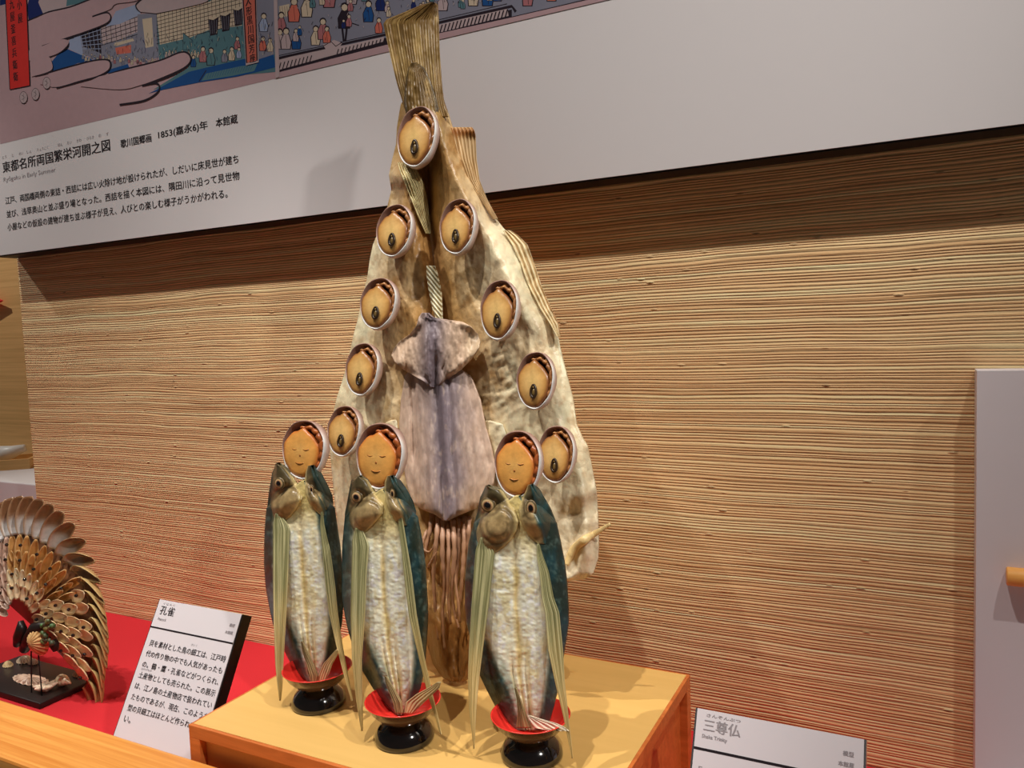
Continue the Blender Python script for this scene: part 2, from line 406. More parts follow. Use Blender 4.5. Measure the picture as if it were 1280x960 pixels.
def figure(x, y, s, c, c2='cream'):
    ppoly([(x - 3 * s, y), (x - 3.4 * s, y - 5 * s), (x - 1.5 * s, y - 9 * s), (x + 1.6 * s, y - 9 * s), (x + 3.2 * s, y - 4 * s), (x + 2.6 * s, y)], 'ink')
    ppoly([(x - 2.5 * s, y - .4 * s), (x - 2.9 * s, y - 5 * s), (x - 1.3 * s, y - 8.6 * s), (x + 1.3 * s, y - 8.6 * s), (x + 2.7 * s, y - 4 * s), (x + 2.1 * s, y - .4 * s)], c)
    a = np.linspace(0, 2 * np.pi, 9)[:-1]
    ppoly(np.stack([x + 2.0 * s * np.cos(a), y - 10.6 * s + 2.2 * s * np.sin(a)], 1), 'ink')
    ppoly(np.stack([x + 1.5 * s * np.cos(a), y - 10.2 * s + 1.6 * s * np.sin(a)], 1), c2)
    pline([(x - .3 * s, y - 8 * s), (x + .4 * s, y - 1 * s)], 0.0008)
for i in range(26): figure(104 + i * 3.6, 74 + (i % 3) * 2.2 + max(0, i - 6) * .25, 0.55, rr.choice(['mist', 'grey', 'sky', 'rose', 'cream']))
ppoly([(132, 92), (140, 86), (160, 80), (162, 85), (145, 90)], 'blue')
# second stall with its gridded front, tubs and the street
ppoly([(196, 17), (250, 5), (303, -30), (345, -40), (345, 90), (300, 94), (252, 97), (200, 110), (192, 112), (235, 85), (238, 74), (199, 76)], 'teal')
ppoly([(196, 17), (262, 2), (303, -20), (303, 32), (260, 38), (238, 47), (200, 56)], 'cream')
for i in range(22):
    x = 196 + i * 4.9; t = 17 - (x - 196) * .26
    pline([(x, t), (x + 1.5, min(56 - (x - 198) * .24, t + 40))], 0.001)
for i in range(9): pline([(196, 18 + i * 4.6), (303, -12 + i * 5.2)], 0.001)
for x, y in ((267, 34), (282, 29), (298, 22)):
    ppoly([(x - 6.5, y - 10), (x + 6.5, y - 13), (x + 5, y + 9), (x - 4, y + 11)], 'ink')
    ppoly([(x - 6.5, y - 10), (x, y - 13.5), (x + 6.5, y - 13), (x, y - 9)], 'cream')
    for k in range(4): pline([(x - 5 + k * 3, y - 9), (x - 3.4 + k * 2.2, y + 8)], 0.0008, 'grey')
ppoly([(229, 41), (240, 50), (238, 63), (229, 62)], 'teal'); pline([(229, 41), (240, 50), (238, 63), (229, 62), (229, 41)], 0.001)
for i in range(12): figure(208 + i * 4.0, 72 - (i % 2) * 2, .6, rr.choice(['mist', 'grey', 'rose', 'cream']))
for x, y, s, c in ((254, 78, 1.6, 'rose'), (264, 82, 1.8, 'teal'), (281, 78, 1.3, 'grey'), (290, 76, 1.4, 'cream'), (297, 62, 1.3, 'rose'), (299, 73, 1.1, 'sky'), (242, 84, 1.2, 'blue')): figure(x, y, s, c)
ppoly([(196, 112), (236, 90), (256, 85), (304, 74), (342, 67), (345, 84), (322, 90), (296, 96), (250, 103), (205, 112), (186, 117)], 'blue')
ppoly([(258, 92), (300, 83), (322, 80), (318, 89), (290, 95), (252, 101)], 'teal'); pline([(258, 88), (249, 102)], 0.002)
for i in range(18): pline([(262 + i * 3.2, 90 - i * .55), (259 + i * 3.2, 98 - i * .6)], 0.0007, 'blue')
ppoly([(318, -40), (345, -40), (343, 68), (324, 74), (318, 60)], 'grey')
for x, y, s, c in ((330, 40, 1.9, 'sky'), (329, 64, 1.5, 'salmon'), (338, 65, 1.4, 'cream')): figure(x, y, s, c)
# right part: open street with figures, wall with slatted footing
ppoly([(347, 91), (347, -40), (900, -190), (900, -38), (640, 22), (480, 55)], 'grey')
ppoly([(347, 74), (440, 56), (480, 48), (640, 12), (640, 22), (480, 57), (347, 91)], 'ink')
ppoly([(348, 75), (398, 62), (436, 56), (480, 46), (480, 52), (347, 88)], 'mist')
ppoly([(549, 31), (634, 9), (636, 20), (549, 41)], 'mist')
for i in range(60):
    x = 350 + i * 4.8
    if 392 < x < 418: continue
    y = 91 - (x - 347) * .235
    pline([(x - 1.5, y - 2), (x + 1.5, y - 12)], 0.0022)
pline([(347, 73), (480, 44), (640, 8), (645, 15)], 0.004); pline([(347, 70), (480, 41), (634, 5)], 0.0012)
pline([(347, 90), (480, 57), (640, 22), (700, 8), (800, -16)], 0.0024)
ppoly([(404, 56), (418, 50), (428, 54), (424, 60), (410, 66)], 'mist'); pline([(404, 58), (414, 52), (420, 58), (428, 53)], 0.0014)
ppoly([(349, 8), (362, 5), (362, 20), (350, 22)], 'cream')
for k in range(5): pline([(350 + k * 3, 8), (351 + k * 3, 21)], 0.0008)
for x, y, s, c in ((368, 28, 2.5, 'salmon'), (352, 40, 2.0, 'rose'), (350, 62, 2.1, 'mist'), (358, 62, 2.2, 'mist'), (371, 62, 2.0, 'blue'), (395, 57, 2.0, 'cream'), (404, 50, 2.2, 'rose'), (409, 54, 1.7, 'salmon'),
                   (431, 36, 2.6, 'ink'), (461, 28, 2.2, 'blue'), (476, 14, 2.0, 'navy'), (384, 22, 2.4, 'cream'), (412, 10, 2.6, 'rose'), (440, 6, 2.4, 'mist'), (554, 14, 2.2, 'mist'), (592, 8, 2.2, 'cream'), (610, 8, 2.4, 'blue'),
                   (622, 2, 2.0, 'blue'), (660, 8, 2.2, 'rose'), (690, 2, 2.2, 'salmon'), (474, 42, 1.6, 'salmon')): figure(x, y, s, c)
for a, b_ in ((428, 1), (434, -1)): pline([(a, 34), (a + b_ * 2, 52)], 0.004)
pline([(425, 24), (449, 32)], 0.0014)
ppoly([(347, 91), (480, 57), (640, 22), (900, -38), (900, -30), (760, 0), (480, 66), (347, 98)], 'pink')
for i in range(34):
    x = rr.uniform(352, 640); figure(x, rr.uniform(max(-4, 52 - (x - 347) * .24 - 44), 66 - (x - 347) * .235), rr.uniform(.9, 1.3), rr.choice(['rose', 'mist', 'sky', 'navy', 'cream', 'salmon', 'teal', 'blue']))
for i in range(260):
    x = rr.uniform(105, 342); y = rr.uniform(40, 78) - max(0, x - 200) * .09; pline([(x, y), (x + rr.uniform(-2, 2), y + rr.uniform(2, 6))], 0.0007, rr.choice(['ink', 'ink', 'navy', 'cream']))
for i in range(120):
    x = rr.uniform(348, 700); y = rr.uniform(-6, 62 - (x - 347) * .235); pline([(x, y), (x + rr.uniform(-2, 2), y + rr.uniform(1.5, 4))], 0.0008, rr.choice(['ink', 'ink', 'mist']))
# cloud bands laid over the street
def cloud(pts, lines=True):
    p = smooth_pts(pts, 5); ppoly(p, 'pink')
    if lines: pline(p, 0.0034)
cloud([(36, 26), (48, 21), (62, 15), (88, 9), (112, 0), (150, -14), (200, -34), (205, -20), (174, 0), (146, 5), (138, 12), (116, 20), (135, 16), (139, 24), (130, 31), (108, 40), (92, 46), (53, 57)], False)
pline(smooth_pts([(36, 26), (48, 21), (62, 15), (88, 9), (112, 0), (150, -14)], 5), 0.003)
pline(smooth_pts([(116, 21), (134, 16), (139, 22), (133, 30), (108, 40), (90, 46), (53, 58)], 6), 0.003)
pline(smooth_pts([(92, 46), (80, 50), (86, 53), (84, 60), (74, 66), (62, 71), (41, 76)], 6), 0.003)
cloud([(53, 58), (74, 50), (84, 50), (86, 55), (76, 65), (62, 71), (40, 77), (30, 66)], False)
pline(smooth_pts([(62, 71), (65, 78), (66, 86), (60, 91), (44, 95)], 6), 0.003)
ppoly(smooth_pts([(38, 77), (60, 71), (65, 77), (66, 86), (58, 91), (40, 96)], 5), 'pink')
pline(smooth_pts([(62, 91), (90, 83), (118, 76), (135, 75), (139, 80), (136, 88), (124, 95), (100, 102), (71, 110)], 6), 0.0034)
ppoly(smooth_pts([(62, 92), (90, 84), (118, 77), (134, 76), (138, 81), (135, 88), (122, 95), (100, 101), (71, 109), (50, 105)], 5), 'pink')
pline(smooth_pts([(136, 93), (160, 86), (200, 76), (225, 66), (236, 67), (239, 76), (230, 86), (208, 97), (178, 107)], 6), 0.0034)
ppoly(smooth_pts([(124, 96), (160, 87), (200, 77), (225, 67), (235, 68), (238, 76), (229, 85), (205, 96), (178, 106), (150, 112), (100, 108)], 5), 'pink')
pline(smooth_pts([(177, 15), (171, 10), (172, 4), (185, -2), (215, -10), (255, -14)], 6), 0.003)
ppoly(smooth_pts([(176, 15), (172, 10), (173, 5), (190, -4), (260, -20), (262, 0), (230, 10), (196, 17)], 5), 'mist')
pline(smooth_pts([(178, 107), (195, 104), (200, 109), (196, 117), (180, 126), (150, 131)], 6), 0.0034)
# two red title slips and three small seals
def slip(pts, c): ppoly(pts, c); pline(list(pts) + [pts[0]], 0.003)
slip([(7, -12), (33, -20), (38, 107), (13, 112)], 'red')
ppoly([(301, -30), (320, -34), (324, 78), (308, 82)], 'mist'); slip([(303, -30), (319, -33), (322, 76), (309, 79)], 'salmon')
for x, y in ((30, 122), (45, 118), (59, 104)):
    a = np.linspace(0, 2 * np.pi, 13); e = np.stack([x + 4.8 * np.cos(a), y + 7.5 * np.sin(a)], 1)
    ppoly(e[:-1], 'mist'); pline(e, 0.001); pline([(x - 2, y - 3), (x + 2, y), (x - 2, y + 3)], 0.001); pline([(x, y - 5), (x, y + 5)], 0.0008)
ppoly([(342, -40), (346, -40), (350, 96), (345, 98)], 'mist')
pic.build('printed_picture', None, banner, False, mats=PM)
bf = ((0, BY, 0), (1, 0, 0), (0, 0, 1), (0, -1, 0))
lettering('title_lettering', [('東都名所両国繁栄河開之図', -1.774, 0.9775, 0.358, 0.0235), ('歌川国郷画', -1.384, 0.978, 0.088, 0.016), ('1853(嘉永6)年', -1.276, 0.978, 0.131, 0.0175), ('本館蔵', -1.124, 0.979, 0.054, 0.016)], bf, M_ink, banner, bold=0.05)
lettering('english_lettering', [('Ryōgoku in Early Summer', -1.774, 0.9555, 0.182, 0.0125)], bf, M_inkgrey, banner)
fur = [('とう', -1.772), ('と', -1.738), ('めい', -1.712), ('しょ', -1.684), ('りょうごく', -1.648), ('はん', -1.578), ('えい', -1.548), ('かわ', -1.517), ('びらき', -1.485), ('の', -1.448), ('ず', -1.425)]
lettering('reading_lettering', [(t, x, 1.0075, 0.0075 * len(t), 0.0065) for t, x in fur], bf, M_inkgrey, banner)
lettering('body_lettering', [('江戸、両国橋両側の東詰・西詰には広い火除け地が設けられたが、しだいに床見世が建ち', -1.774, 0.9095, 0.700, 0.0158),
    ('並び、浅草奥山と並ぶ盛り場となった。西詰を描く本図には、隅田川に沿って見世物', -1.774, 0.8805, 0.700, 0.0158),
    ('小屋などの仮設の建物が建ち並ぶ様子が見え、人びとの楽しむ様子がうかがわれる。', -1.774, 0.8525, 0.668, 0.0158)], bf, M_ink, banner, bold=0.03)
sf = ((0, BY - 0.0009, 0), (1, 0, 0), (0, 0, 1), (0, -1, 0))
def slip_text(chars, wd, ht):
    L_ = []
    for c, x, y in chars:
        P = Bp([(x, y)])[0]; L_.append((c, P[0] - wd / 2, P[2] - ht / 2, wd, ht))
    lettering('slip_lettering', L_, sf, M_ink, banner, bold=0.06, join=True)
slip_text([(c, 15.5 + i * .8, 6 + i * 15.0) for i, c in enumerate('九屋釜喜兵衛衛')], 0.0155, 0.0185)
slip_text([('小', 25, 6), ('屋', 26, 23)], 0.0155, 0.0185)
slip_text([(c, 311 + i * .9, 2 + i * 11.8) for i, c in enumerate('人形黒川国芳座')], 0.013, 0.0145)

# ------------------------------------------------------------------ caption stands
SD = np.array((0, -0.4757, -0.8796)); SN = np.array((0, -0.8796, 0.4757)); SX = np.array((1.0, 0, 0))
def caption(tl, length, label, group, lines, greys, bars, side_mat, thick=0.018, wd=0.1664):
    tl = np.array(tl); base = tl + SD * length
    t = thing('caption_stand', (base[0] + wd / 2, base[1], 0.0), label, 'caption', group)
    def slab(x0, x1, s0, s1, d0, d1):
        P = [tl + SX * x + SD * s_ + SN * d for x in (x0, x1) for s_ in (s0, s1) for d in (d0, d1)]
        return P, [[0, 1, 3, 2], [4, 6, 7, 5], [0, 4, 5, 1], [2, 3, 7, 6], [0, 2, 6, 4], [1, 5, 7, 3]]
    q = MB(); q.add(*slab(-0.0022, wd + 0.0022, 0, length, -thick, -0.001)); q.build('backing_block', side_mat, t, False)
    q = MB(); q.add(*slab(0, wd, 0, length - 0.0005, -0.001, 0)); q.build('card', M_card, t, False)
    q = MB(); [q.add(*slab(0, wd, s0, s1, 0, 0.0002)) for s0, s1 in bars]; q.build('rule', M_ink, t, False)
    fr = (tl, SX, -SD, SN)
    if lines: lettering('lettering', [(a, x, -y, w_, h_) for a, x, y, w_, h_ in lines], fr, M_ink, t, bold=0.03)
    if greys: lettering('small_lettering', [(a, x, -y, w_, h_) for a, x, y, w_, h_ in greys], fr, M_inkgrey, t, bold=0.05)
    return t
CL = at(np.array(200.0), np.array(749.0), (-0.33, 0.215, 0.541)); CR = at(np.array(872.0), np.array(885.0), (-0.275, 0.176, 0.541))
body = ['貝を素材とした鳥の細工は、江戸時', '代の作り物の中でも人気があったも', 'の。鶴・鷹・孔雀などがつくられ、', '土産物としても売られた。この展示', 'は、江ノ島の土産物店で扱われてい', 'たものであるが、現在、このような', '型の貝細工はほとんど作られていな']
caption(CL, CL[2] / 0.8796, 'white caption card on a black block, left of the wooden box', None,
        [('孔雀', 0.0085, 0.0205, 0.030, 0.0125)] + [(s_, 0.0095, 0.0655 + i * 0.01475, 0.153, 0.0088) for i, s_ in enumerate(body)] + [('い。', 0.0095, 0.0655 + 7 * 0.01475, 0.014, 0.0085)],
        [('くじゃく', 0.0105, 0.0065, 0.024, 0.0032), ('Peacock', 0.0095, 0.029, 0.018, 0.0042), ('模型', 0.1505, 0.019, 0.010, 0.0046), ('本館蔵', 0.1465, 0.029, 0.0145, 0.0046), ('さい く', 0.091, 0.0535, 0.012, 0.003), ('みやげもの', 0.010, 0.0985, 0.022, 0.003)],
        [(0.0385, 0.0408)], M_black)
caption(CR, CR[2] / 0.8796, 'white caption card with silvery side edges, at the right foot of the wooden box', None,
        [],
        [('三尊仏', 0.0085, 0.0215, 0.0385, 0.0125), ('さんぞんぶつ', 0.0105, 0.0068, 0.036, 0.0032), ('Shaka Trinity', 0.0075, 0.0295, 0.0265, 0.0048), ('模型', 0.1475, 0.0185, 0.010, 0.0048), ('本館蔵', 0.1435, 0.0285, 0.0145, 0.0048),
         ('「とんだ霊宝」は', 0.007, 0.0655, 0.080, 0.0088), ('れいほう', 0.045, 0.0545, 0.019, 0.003)],
        [(0.0385, 0.0412)], M_chrome)

# ------------------------------------------------------------------ wooden box
BX0, BX1, BYF, BYB, BZ = -0.775, -0.262, -0.477, -0.119, 0.140
box = thing('wooden_box', ((BX0 + BX1) / 2, (BYF + BYB) / 2, 0), 'orange-framed wooden display box with a pale yellow top, carrying the dried fish', 'box')
q = MB(); q.box((BX0 + .004, BYF + .004, BZ - 0.006), (BX1 - .004, BYB - .004, BZ)); q.build('top_panel', M_boxtop, box, False)
q = MB(); fw = 0.016
q.box((BX0, BYF, BZ - fw), (BX1, BYF + 0.0045, BZ - 0.0004), 0.0008); q.box((BX0, BYB - .0045, BZ - fw), (BX1, BYB, BZ - 0.0004), 0.0008)
q.box((BX0, BYF + .0045, BZ - fw), (BX0 + 0.0045, BYB - .0045, BZ - 0.0004), 0.0008); q.box((BX1 - .0045, BYF + .0045, BZ - fw), (BX1, BYB - .0045, BZ - 0.0004), 0.0008)
q.build('top_rail', M_boxframe, box, False)
q = MB()
q.box((BX0, BYF, 0), (BX1, BYF + .012, 0.016)); q.box((BX0, BYB - .012, 0), (BX1, BYB, 0.016)); q.box((BX0, BYF + .012, 0), (BX0 + .012, BYB - .012, 0.016)); q.box((BX1 - .012, BYF + .012, 0), (BX1, BYB - .012, 0.016))
q.build('bottom_rail', M_boxframe, box, False)
for x0, x1, y0, y1 in ((BX0, BX0 + .017, BYF, BYF + .017), (BX1 - .017, BX1, BYF, BYF + .017), (BX0, BX0 + .017, BYB - .017, BYB), (BX1 - .017, BX1, BYB - .017, BYB), (-0.527, -0.510, BYF, BYF + .012)):
    q = MB(); q.box((x0, y0, 0.016), (x1, y1, BZ - fw), 0.0006); q.build('post', M_boxframe, box, False)
q = MB(); q.box((BX0 + .014, BYF + .010, .012), (BX1 - .014, BYF + .013, BZ - .007)); q.build('front_panel', M_boxpanel, box, False)
q = MB(); q.box((BX1 - .013, BYF + .014, .012), (BX1 - .010, BYB - .014, BZ - .007)); q.build('side_panel', M_boxframe, box, False)
q = MB(); q.box((BX0 + .010, BYF + .014, .012), (BX0 + .013, BYB - .014, BZ - .007)); q.build('side_panel', M_boxframe, box, False)
q = MB(); q.box((BX0 + .014, BYB - .013, .012), (BX1 - .014, BYB - .010, BZ - .007)); q.build('back_panel', M_boxpanel, box, False)

# ------------------------------------------------------------------ big butterflied fish
PB = (-0.27, 0.14, 0.16)
BF = np.array([(104, 528, 540), (118, 510, 551), (130, 501, 555), (141, 499, 559), (160, 496, 565), (180, 495, 571), (200, 490, 578), (219, 486, 587), (237, 489, 595), (259, 484, 609), (272, 478, 618), (287, 474, 630),
    (294, 471, 640), (306, 466, 648), (325, 462, 656), (347, 459, 664), (375, 452, 679), (400, 447, 694), (422, 441, 697), (437, 438, 700), (469, 430, 708), (500, 420, 716), (531, 414, 720), (546, 412, 727), (558, 412, 734),
    (583, 414, 739), (614, 417, 745), (649, 421, 747), (682, 424, 748), (699, 427, 747), (717, 432, 741), (724, 440, 731), (727, 460, 702), (745, 480, 690), (780, 522, 640), (800, 532, 612), (830, 541, 598), (846, 552, 590), (852, 562, 580)], float)
def cline(y): return np.interp(y, [118, 200, 270, 350, 400, 470, 640, 852], [535, 533, 535, 546, 549, 545, 556, 570])
def relief(X, Y):
    L = np.interp(Y, BF[:, 0], BF[:, 1]); R = np.interp(Y, BF[:, 0], BF[:, 2])
    w_ = (X - L) / np.maximum(R - L, 1); c = cline(Y); d = X - c
    dL = np.minimum(X - L, R - X)
    o = 0.016 * sstep(0, 22, dL) - 0.004
    o = o + 0.012 * gau(w_ - 0.22, 0.16) + 0.013 * gau(w_ - 0.76, 0.17)
    o = o - 0.020 * gau(d, 6 + Y * 0.012) * sstep(170, 215, Y) * (1 - sstep(640, 700, Y))
    o = o - 0.012 * gau(d - 4, 20) * sstep(200, 260, Y)
    rx = np.interp(Y, [120, 160, 220, 290, 360, 430], [545, 556, 574, 606, 640, 676]); o = o + 0.012 * gau(X - rx, 13) * (1 - sstep(380, 440, Y)) * sstep(125, 165, Y)
    o = o + 0.014 * gau(np.hypot(X - 497, (Y - 222)), 16)
    o = o + 0.009 * fbm(X / 46, Y / 60, 2) + 0.0030 * fbm(X / 13 + 31, Y / 26, 2) + 0.0016 * fbm(X / 4.5 + 3, Y / 9, 3) + 0.0045 * fbm(X / 9 + .12 * Y + 8, Y / 9, 2) * gau(np.hypot((X - 628) / 34, (Y - 470) / 48), 1)
    low = sstep(480, 640, Y)
    o = o + low * (0.009 * gau(X - np.interp(Y, [480, 724], [722, 738]), 9))
    o = o - sstep(560, 640, Y) * (1 - sstep(690, 730, Y)) * 0.010 * gau(X - 700, 22)
    o = o + 0.006 * np.sin((Y + 0.5 * X) / 9.0) * sstep(600, 625, Y) * (1 - sstep(640, 665, Y)) * sstep(690, 710, X)
    return o
def bf_col(U, Y, X):
    d = np.abs(X - cline(Y)) / 90.0
    n1 = fbm(X / 40 + 5, Y / 50 + 2); n2 = fbm(X / 13, Y / 17 + 40)
    edge = np.array((208, 192, 158)); mid = np.array((160, 122, 72)); olive = np.array((132, 104, 58))
    t = sstep(0.05, 0.95, d + 0.35 * n1)
    c = mixc(mid, edge, t)
    c = mixc(c, (196, 184, 158), sstep(560, 700, Y) * 0.7 * sstep(0.3, 1, d))
    c = mixc(c, (172, 146, 98), sstep(0.2, 0.6, n2) * 0.5 * (X < cline(Y)))
    c = mixc(c, olive, 1 - sstep(128, 250, Y + 30 * n1 + 40 * (d > .25)))
    c = mixc(c, (110, 74, 40), 0.75 * gau(X - cline(Y), 7 + 6 * n2 ** 2) * sstep(190, 230, Y) * (1 - sstep(380, 420, Y)))
    c = mixc(c, (140, 98, 50), sstep(0.15, 0.5, n2) * 0.55 * (1 - sstep(.5, .9, d)))
    c = mixc(c, (150, 104, 54), .65 * gau(np.hypot((X - 620) / 34, (Y - 468) / 50), 1) * sstep(-.3, .5, n2 + n1))
    c = mixc(c, (214, 200, 168), .6 * sstep(.1, .6, fbm(X / 22 + 60, Y / 40)) * sstep(.35, .9, d))
    c = mixc(c, (126, 92, 50), .5 * sstep(.05, .5, fbm(X / 5 + 4, Y / 7 + 90) + .5 * n1) * (1 - .6 * sstep(.4, .9, d)))
    c = mixc(c, (118, 78, 36), sstep(740, 800, Y))
    return c
bigf = thing('dried_fish', (-0.556, -0.262, BZ), 'large split dried fish standing tail up behind three flying fish, hung with abalones', 'dried fish')
sheet('body', M_bigfish, bigf, PB, BF, 150, 420, lambda U, Y, X: relief(X, Y), bf_col, 0.008)
def rib(n, a): return lambda U: a * np.sin(U * n * 2 * np.pi)
TF = [(3, 538, 544), (6, 526, 547), (14, 508, 547.5), (24, 483, 548), (30, 479, 548), (62, 486, 549), (104, 496, 552), (130, 504, 555), (146, 509, 560)]
sheet('tail_fin', M_fin, bigf, PB, TF, 160, 120, lambda U, Y, X: 0.010 + 0.0004 * np.sin(U * 40 * np.pi + Y / 30) + 0.0014 * fbm(U * 22, Y / 70, 2) + 0.004 * fbm(X / 20, Y / 40) + 0.010 * np.sin(U * 3.3) * (1 - Y / 150),
      lambda U, Y, X: mixc(mixc((110, 84, 42), (154, 128, 78), sstep(-.2, .7, 0.15 * np.sin(U * 40 * np.pi + Y / 30) + fbm(U * 30, Y / 60) + .7 * fbm(X / 16, Y / 24))), (96, 70, 34), 0.7 * sstep(60, 10, Y) * sstep(-.3, .4, fbm(X / 8, Y / 12))), 0.003)
ICF = [(78, 515, 521), (84, 511, 529), (95, 508, 535), (110, 506, 541), (128, 505, 546), (146, 508, 548)]
sheet('tail_flap', M_fin, bigf, PB, ICF, 40, 60, lambda U, Y, X: 0.017 + 0.006 * np.sin(U * np.pi) + 0.001 * np.sin(U * 20 * np.pi) + .002 * fbm(X / 8, Y / 12),
      lambda U, Y, X: mixc((98, 74, 34), (146, 120, 72), sstep(-.3, .5, fbm(X / 6, Y / 18) + .4 * (U - .4))) * (0.55 + 0.45 * sstep(0, .12, np.minimum(U, 1 - U)))[..., None], 0.004)
SF = [(159, 563, 590), (163, 564, 592.5), (169, 566, 594), (190, 571, 595), (200, 574, 595.5), (225, 584, 599), (250, 600, 609), (274, 616, 622)]
sheet('side_fin', M_fin, bigf, PB, SF, 44, 90, lambda U, Y, X: 0.004 + 0.0012 * np.sin(U * 12 * np.pi) + 0.003 * np.sin(U * 5) + 0.006 * gau(Y - 163, 6) * U,
      lambda U, Y, X: mixc(mixc((150, 118, 74), (196, 170, 128), sstep(-.8, .8, np.sin(U * 12 * np.pi) * .6 + fbm(X / 4, Y / 30))), (140, 84, 34), 0.8 * gau(Y - 165, 6)), 0.003)
MF = [(288, 628, 638), (294, 632, 647), (306, 640, 659), (328, 650, 667), (356, 660, 676), (384, 674, 688), (406, 688, 698.5), (421, 696, 700)]
sheet('back_fin', M_fin, bigf, PB, MF, 40, 90, lambda U, Y, X: 0.012 + 0.0014 * np.sin(U * 6 * np.pi) + 0.003 * fbm(X / 9, Y / 14) - 0.006 * U,
      lambda U, Y, X: mixc(mixc((166, 138, 94), (208, 190, 152), sstep(-.6, .5, np.sin(U * 6 * np.pi + fbm(X / 9, Y / 12)))), (134, 90, 46), 0.6 * sstep(.75, .95, U) * sstep(350, 400, Y)), 0.003)
PF = [(203, 497, 512), (212, 499, 521), (230, 506, 530), (250, 514, 534), (270, 522, 536), (292, 532, 538)]
sheet('belly_fin', M_fin, bigf, PB, PF, 60, 80, lambda U, Y, X: relief(X, Y) + 0.010 + 0.0022 * np.sin(U * 14 * np.pi),
      lambda U, Y, X: mixc((136, 112, 66), (216, 196, 150), sstep(-.3, .7, np.sin(U * 14 * np.pi))), 0.003)
BB = [(332, 533, 543), (345, 533, 547), (365, 536, 551), (385, 540, 552), (399, 545, 552)]
sheet('backbone', M_fin, bigf, PB, BB, 24, 80, lambda U, Y, X: 0.016 + 0.005 * np.sin(U * np.pi) + 0.0012 * np.sin((Y - 1.2 * X) * 1.0),
      lambda U, Y, X: mixc((166, 150, 112), (214, 206, 178), sstep(-.4, .4, np.sin((Y - 1.2 * X) * 1.0))), 0.006)
for tb in ([(525, 489, 495), (528, 482, 496), (540, 478, 497), (560, 492, 500), (575, 498, 503)], [(526, 606, 614), (530, 602, 628), (545, 606, 633), (565, 614, 632), (585, 620, 628)]):
    sheet('membrane_flap', M_bigfish, bigf, PB, tb, 20, 40, lambda U, Y, X: relief(X, Y) + 0.006 + 0.004 * np.sin(U * 3), lambda U, Y, X: mixc((190, 172, 134), (212, 198, 168), U), 0.003)
cp = smooth_pts([(708, 706), (713, 694), (721, 683), (732, 674), (745, 666), (763, 655)], 6)
q = MB(); P = at(cp[:, 0], cp[:, 1], PB, np.maximum(relief(cp[:, 0], cp[:, 1]), .006) + 0.004); q.tube(P, np.interp(np.linspace(0, 1, len(cp)), [0, .3, .6, 1], [.003, .0055, .005, .0018]), 10, alb((204, 178, 124)), 0.6)
q.build('curled_fin_ray', M_bigfish, bigf)

# ------------------------------------------------------------------ dried squid
squid = thing('dried_squid', tuple(at(np.array(556.), np.array(800.), PB, 0.02)), 'flat greyish dried squid hanging head down on the middle of the large fish', 'squid')
MT = [(440, 528, 556), (462, 512, 576), (470, 506, 588), (500, 501, 600), (531, 499, 606), (560, 501, 614), (585, 505, 619), (605, 508, 616), (628, 515, 604), (637, 528, 592), (644, 545, 574), (651, 554, 560)]
def sq_off(U, Y, X):
    c = np.interp(Y, [440, 651], [545, 557]); d = X - c
    rg = np.abs(fbm(X / 11, Y / 60 + 3))
    return 0.030 + 0.009 * np.sin(np.clip(U, 0, 1) * np.pi) - 0.007 * gau(d + 2, 5) - 0.004 * gau(d - 14, 3) - 0.007 * gau(X - 516 - (Y - 470) * .02, 4) * (1 - sstep(560, 600, Y)) + 0.004 * rg + 0.0008 * fbm(X / 6, Y / 16)
def sq_col(U, Y, X):
    c = np.interp(Y, [440, 651], [547, 556]); n = fbm(X / 14, Y / 40)
    k = mixc((182, 156, 136), (124, 112, 118), gau(X - c - 6, 26 + 10 * n))
    k = mixc(k, (88, 78, 86), 0.7 * gau(X - c, 5) * (1 - sstep(590, 620, Y)))
    k = mixc(k, (198, 178, 160), sstep(.2, .6, fbm(X / 5 + 7, Y / 14)) * .5)
    k = mixc(k, (190, 160, 128), .6 * sstep(590, 640, Y) * sstep(10, 30, np.abs(X - c)))
    return k
sheet('mantle', M_squid, squid, PB, MT, 90, 160, sq_off, sq_col, 0.006)
SFN = [(391, 527, 534), (397, 523, 541), (402, 522, 577), (408, 520, 588), (418, 512, 597), (427, 499, 600), (436, 492, 598), (444, 489, 593), (452, 493, 586), (462, 504, 576), (470, 518, 565), (478, 531, 557), (484, 536, 548)]
sheet('fin', M_squid, squid, PB, SFN, 90, 90, lambda U, Y, X: 0.042 + 0.006 * np.sin(U * np.pi) - 0.010 * gau(X - 545, 4) * sstep(420, 470, Y) + 0.006 * gau(X - 532, 4) * (1 - sstep(440, 470, Y)) + 0.004 * fbm(X / 10, Y / 25) + 0.005 * np.sin(X / 9.0) * sstep(440, 480, Y) + 0.006 * np.sin(Y / 6.0 + X / 11.0) * sstep(.55, 1, np.abs(2 * U - 1)) + .0022 * fbm(X / 4, Y / 16),
      lambda U, Y, X: mixc(mixc((178, 152, 128), (112, 100, 106), gau(X - 540, 17)), (196, 172, 140), sstep(575, 596, X + 8 * fbm(X / 6, Y / 12)) * .8), 0.005)
rs = random.Random(5)
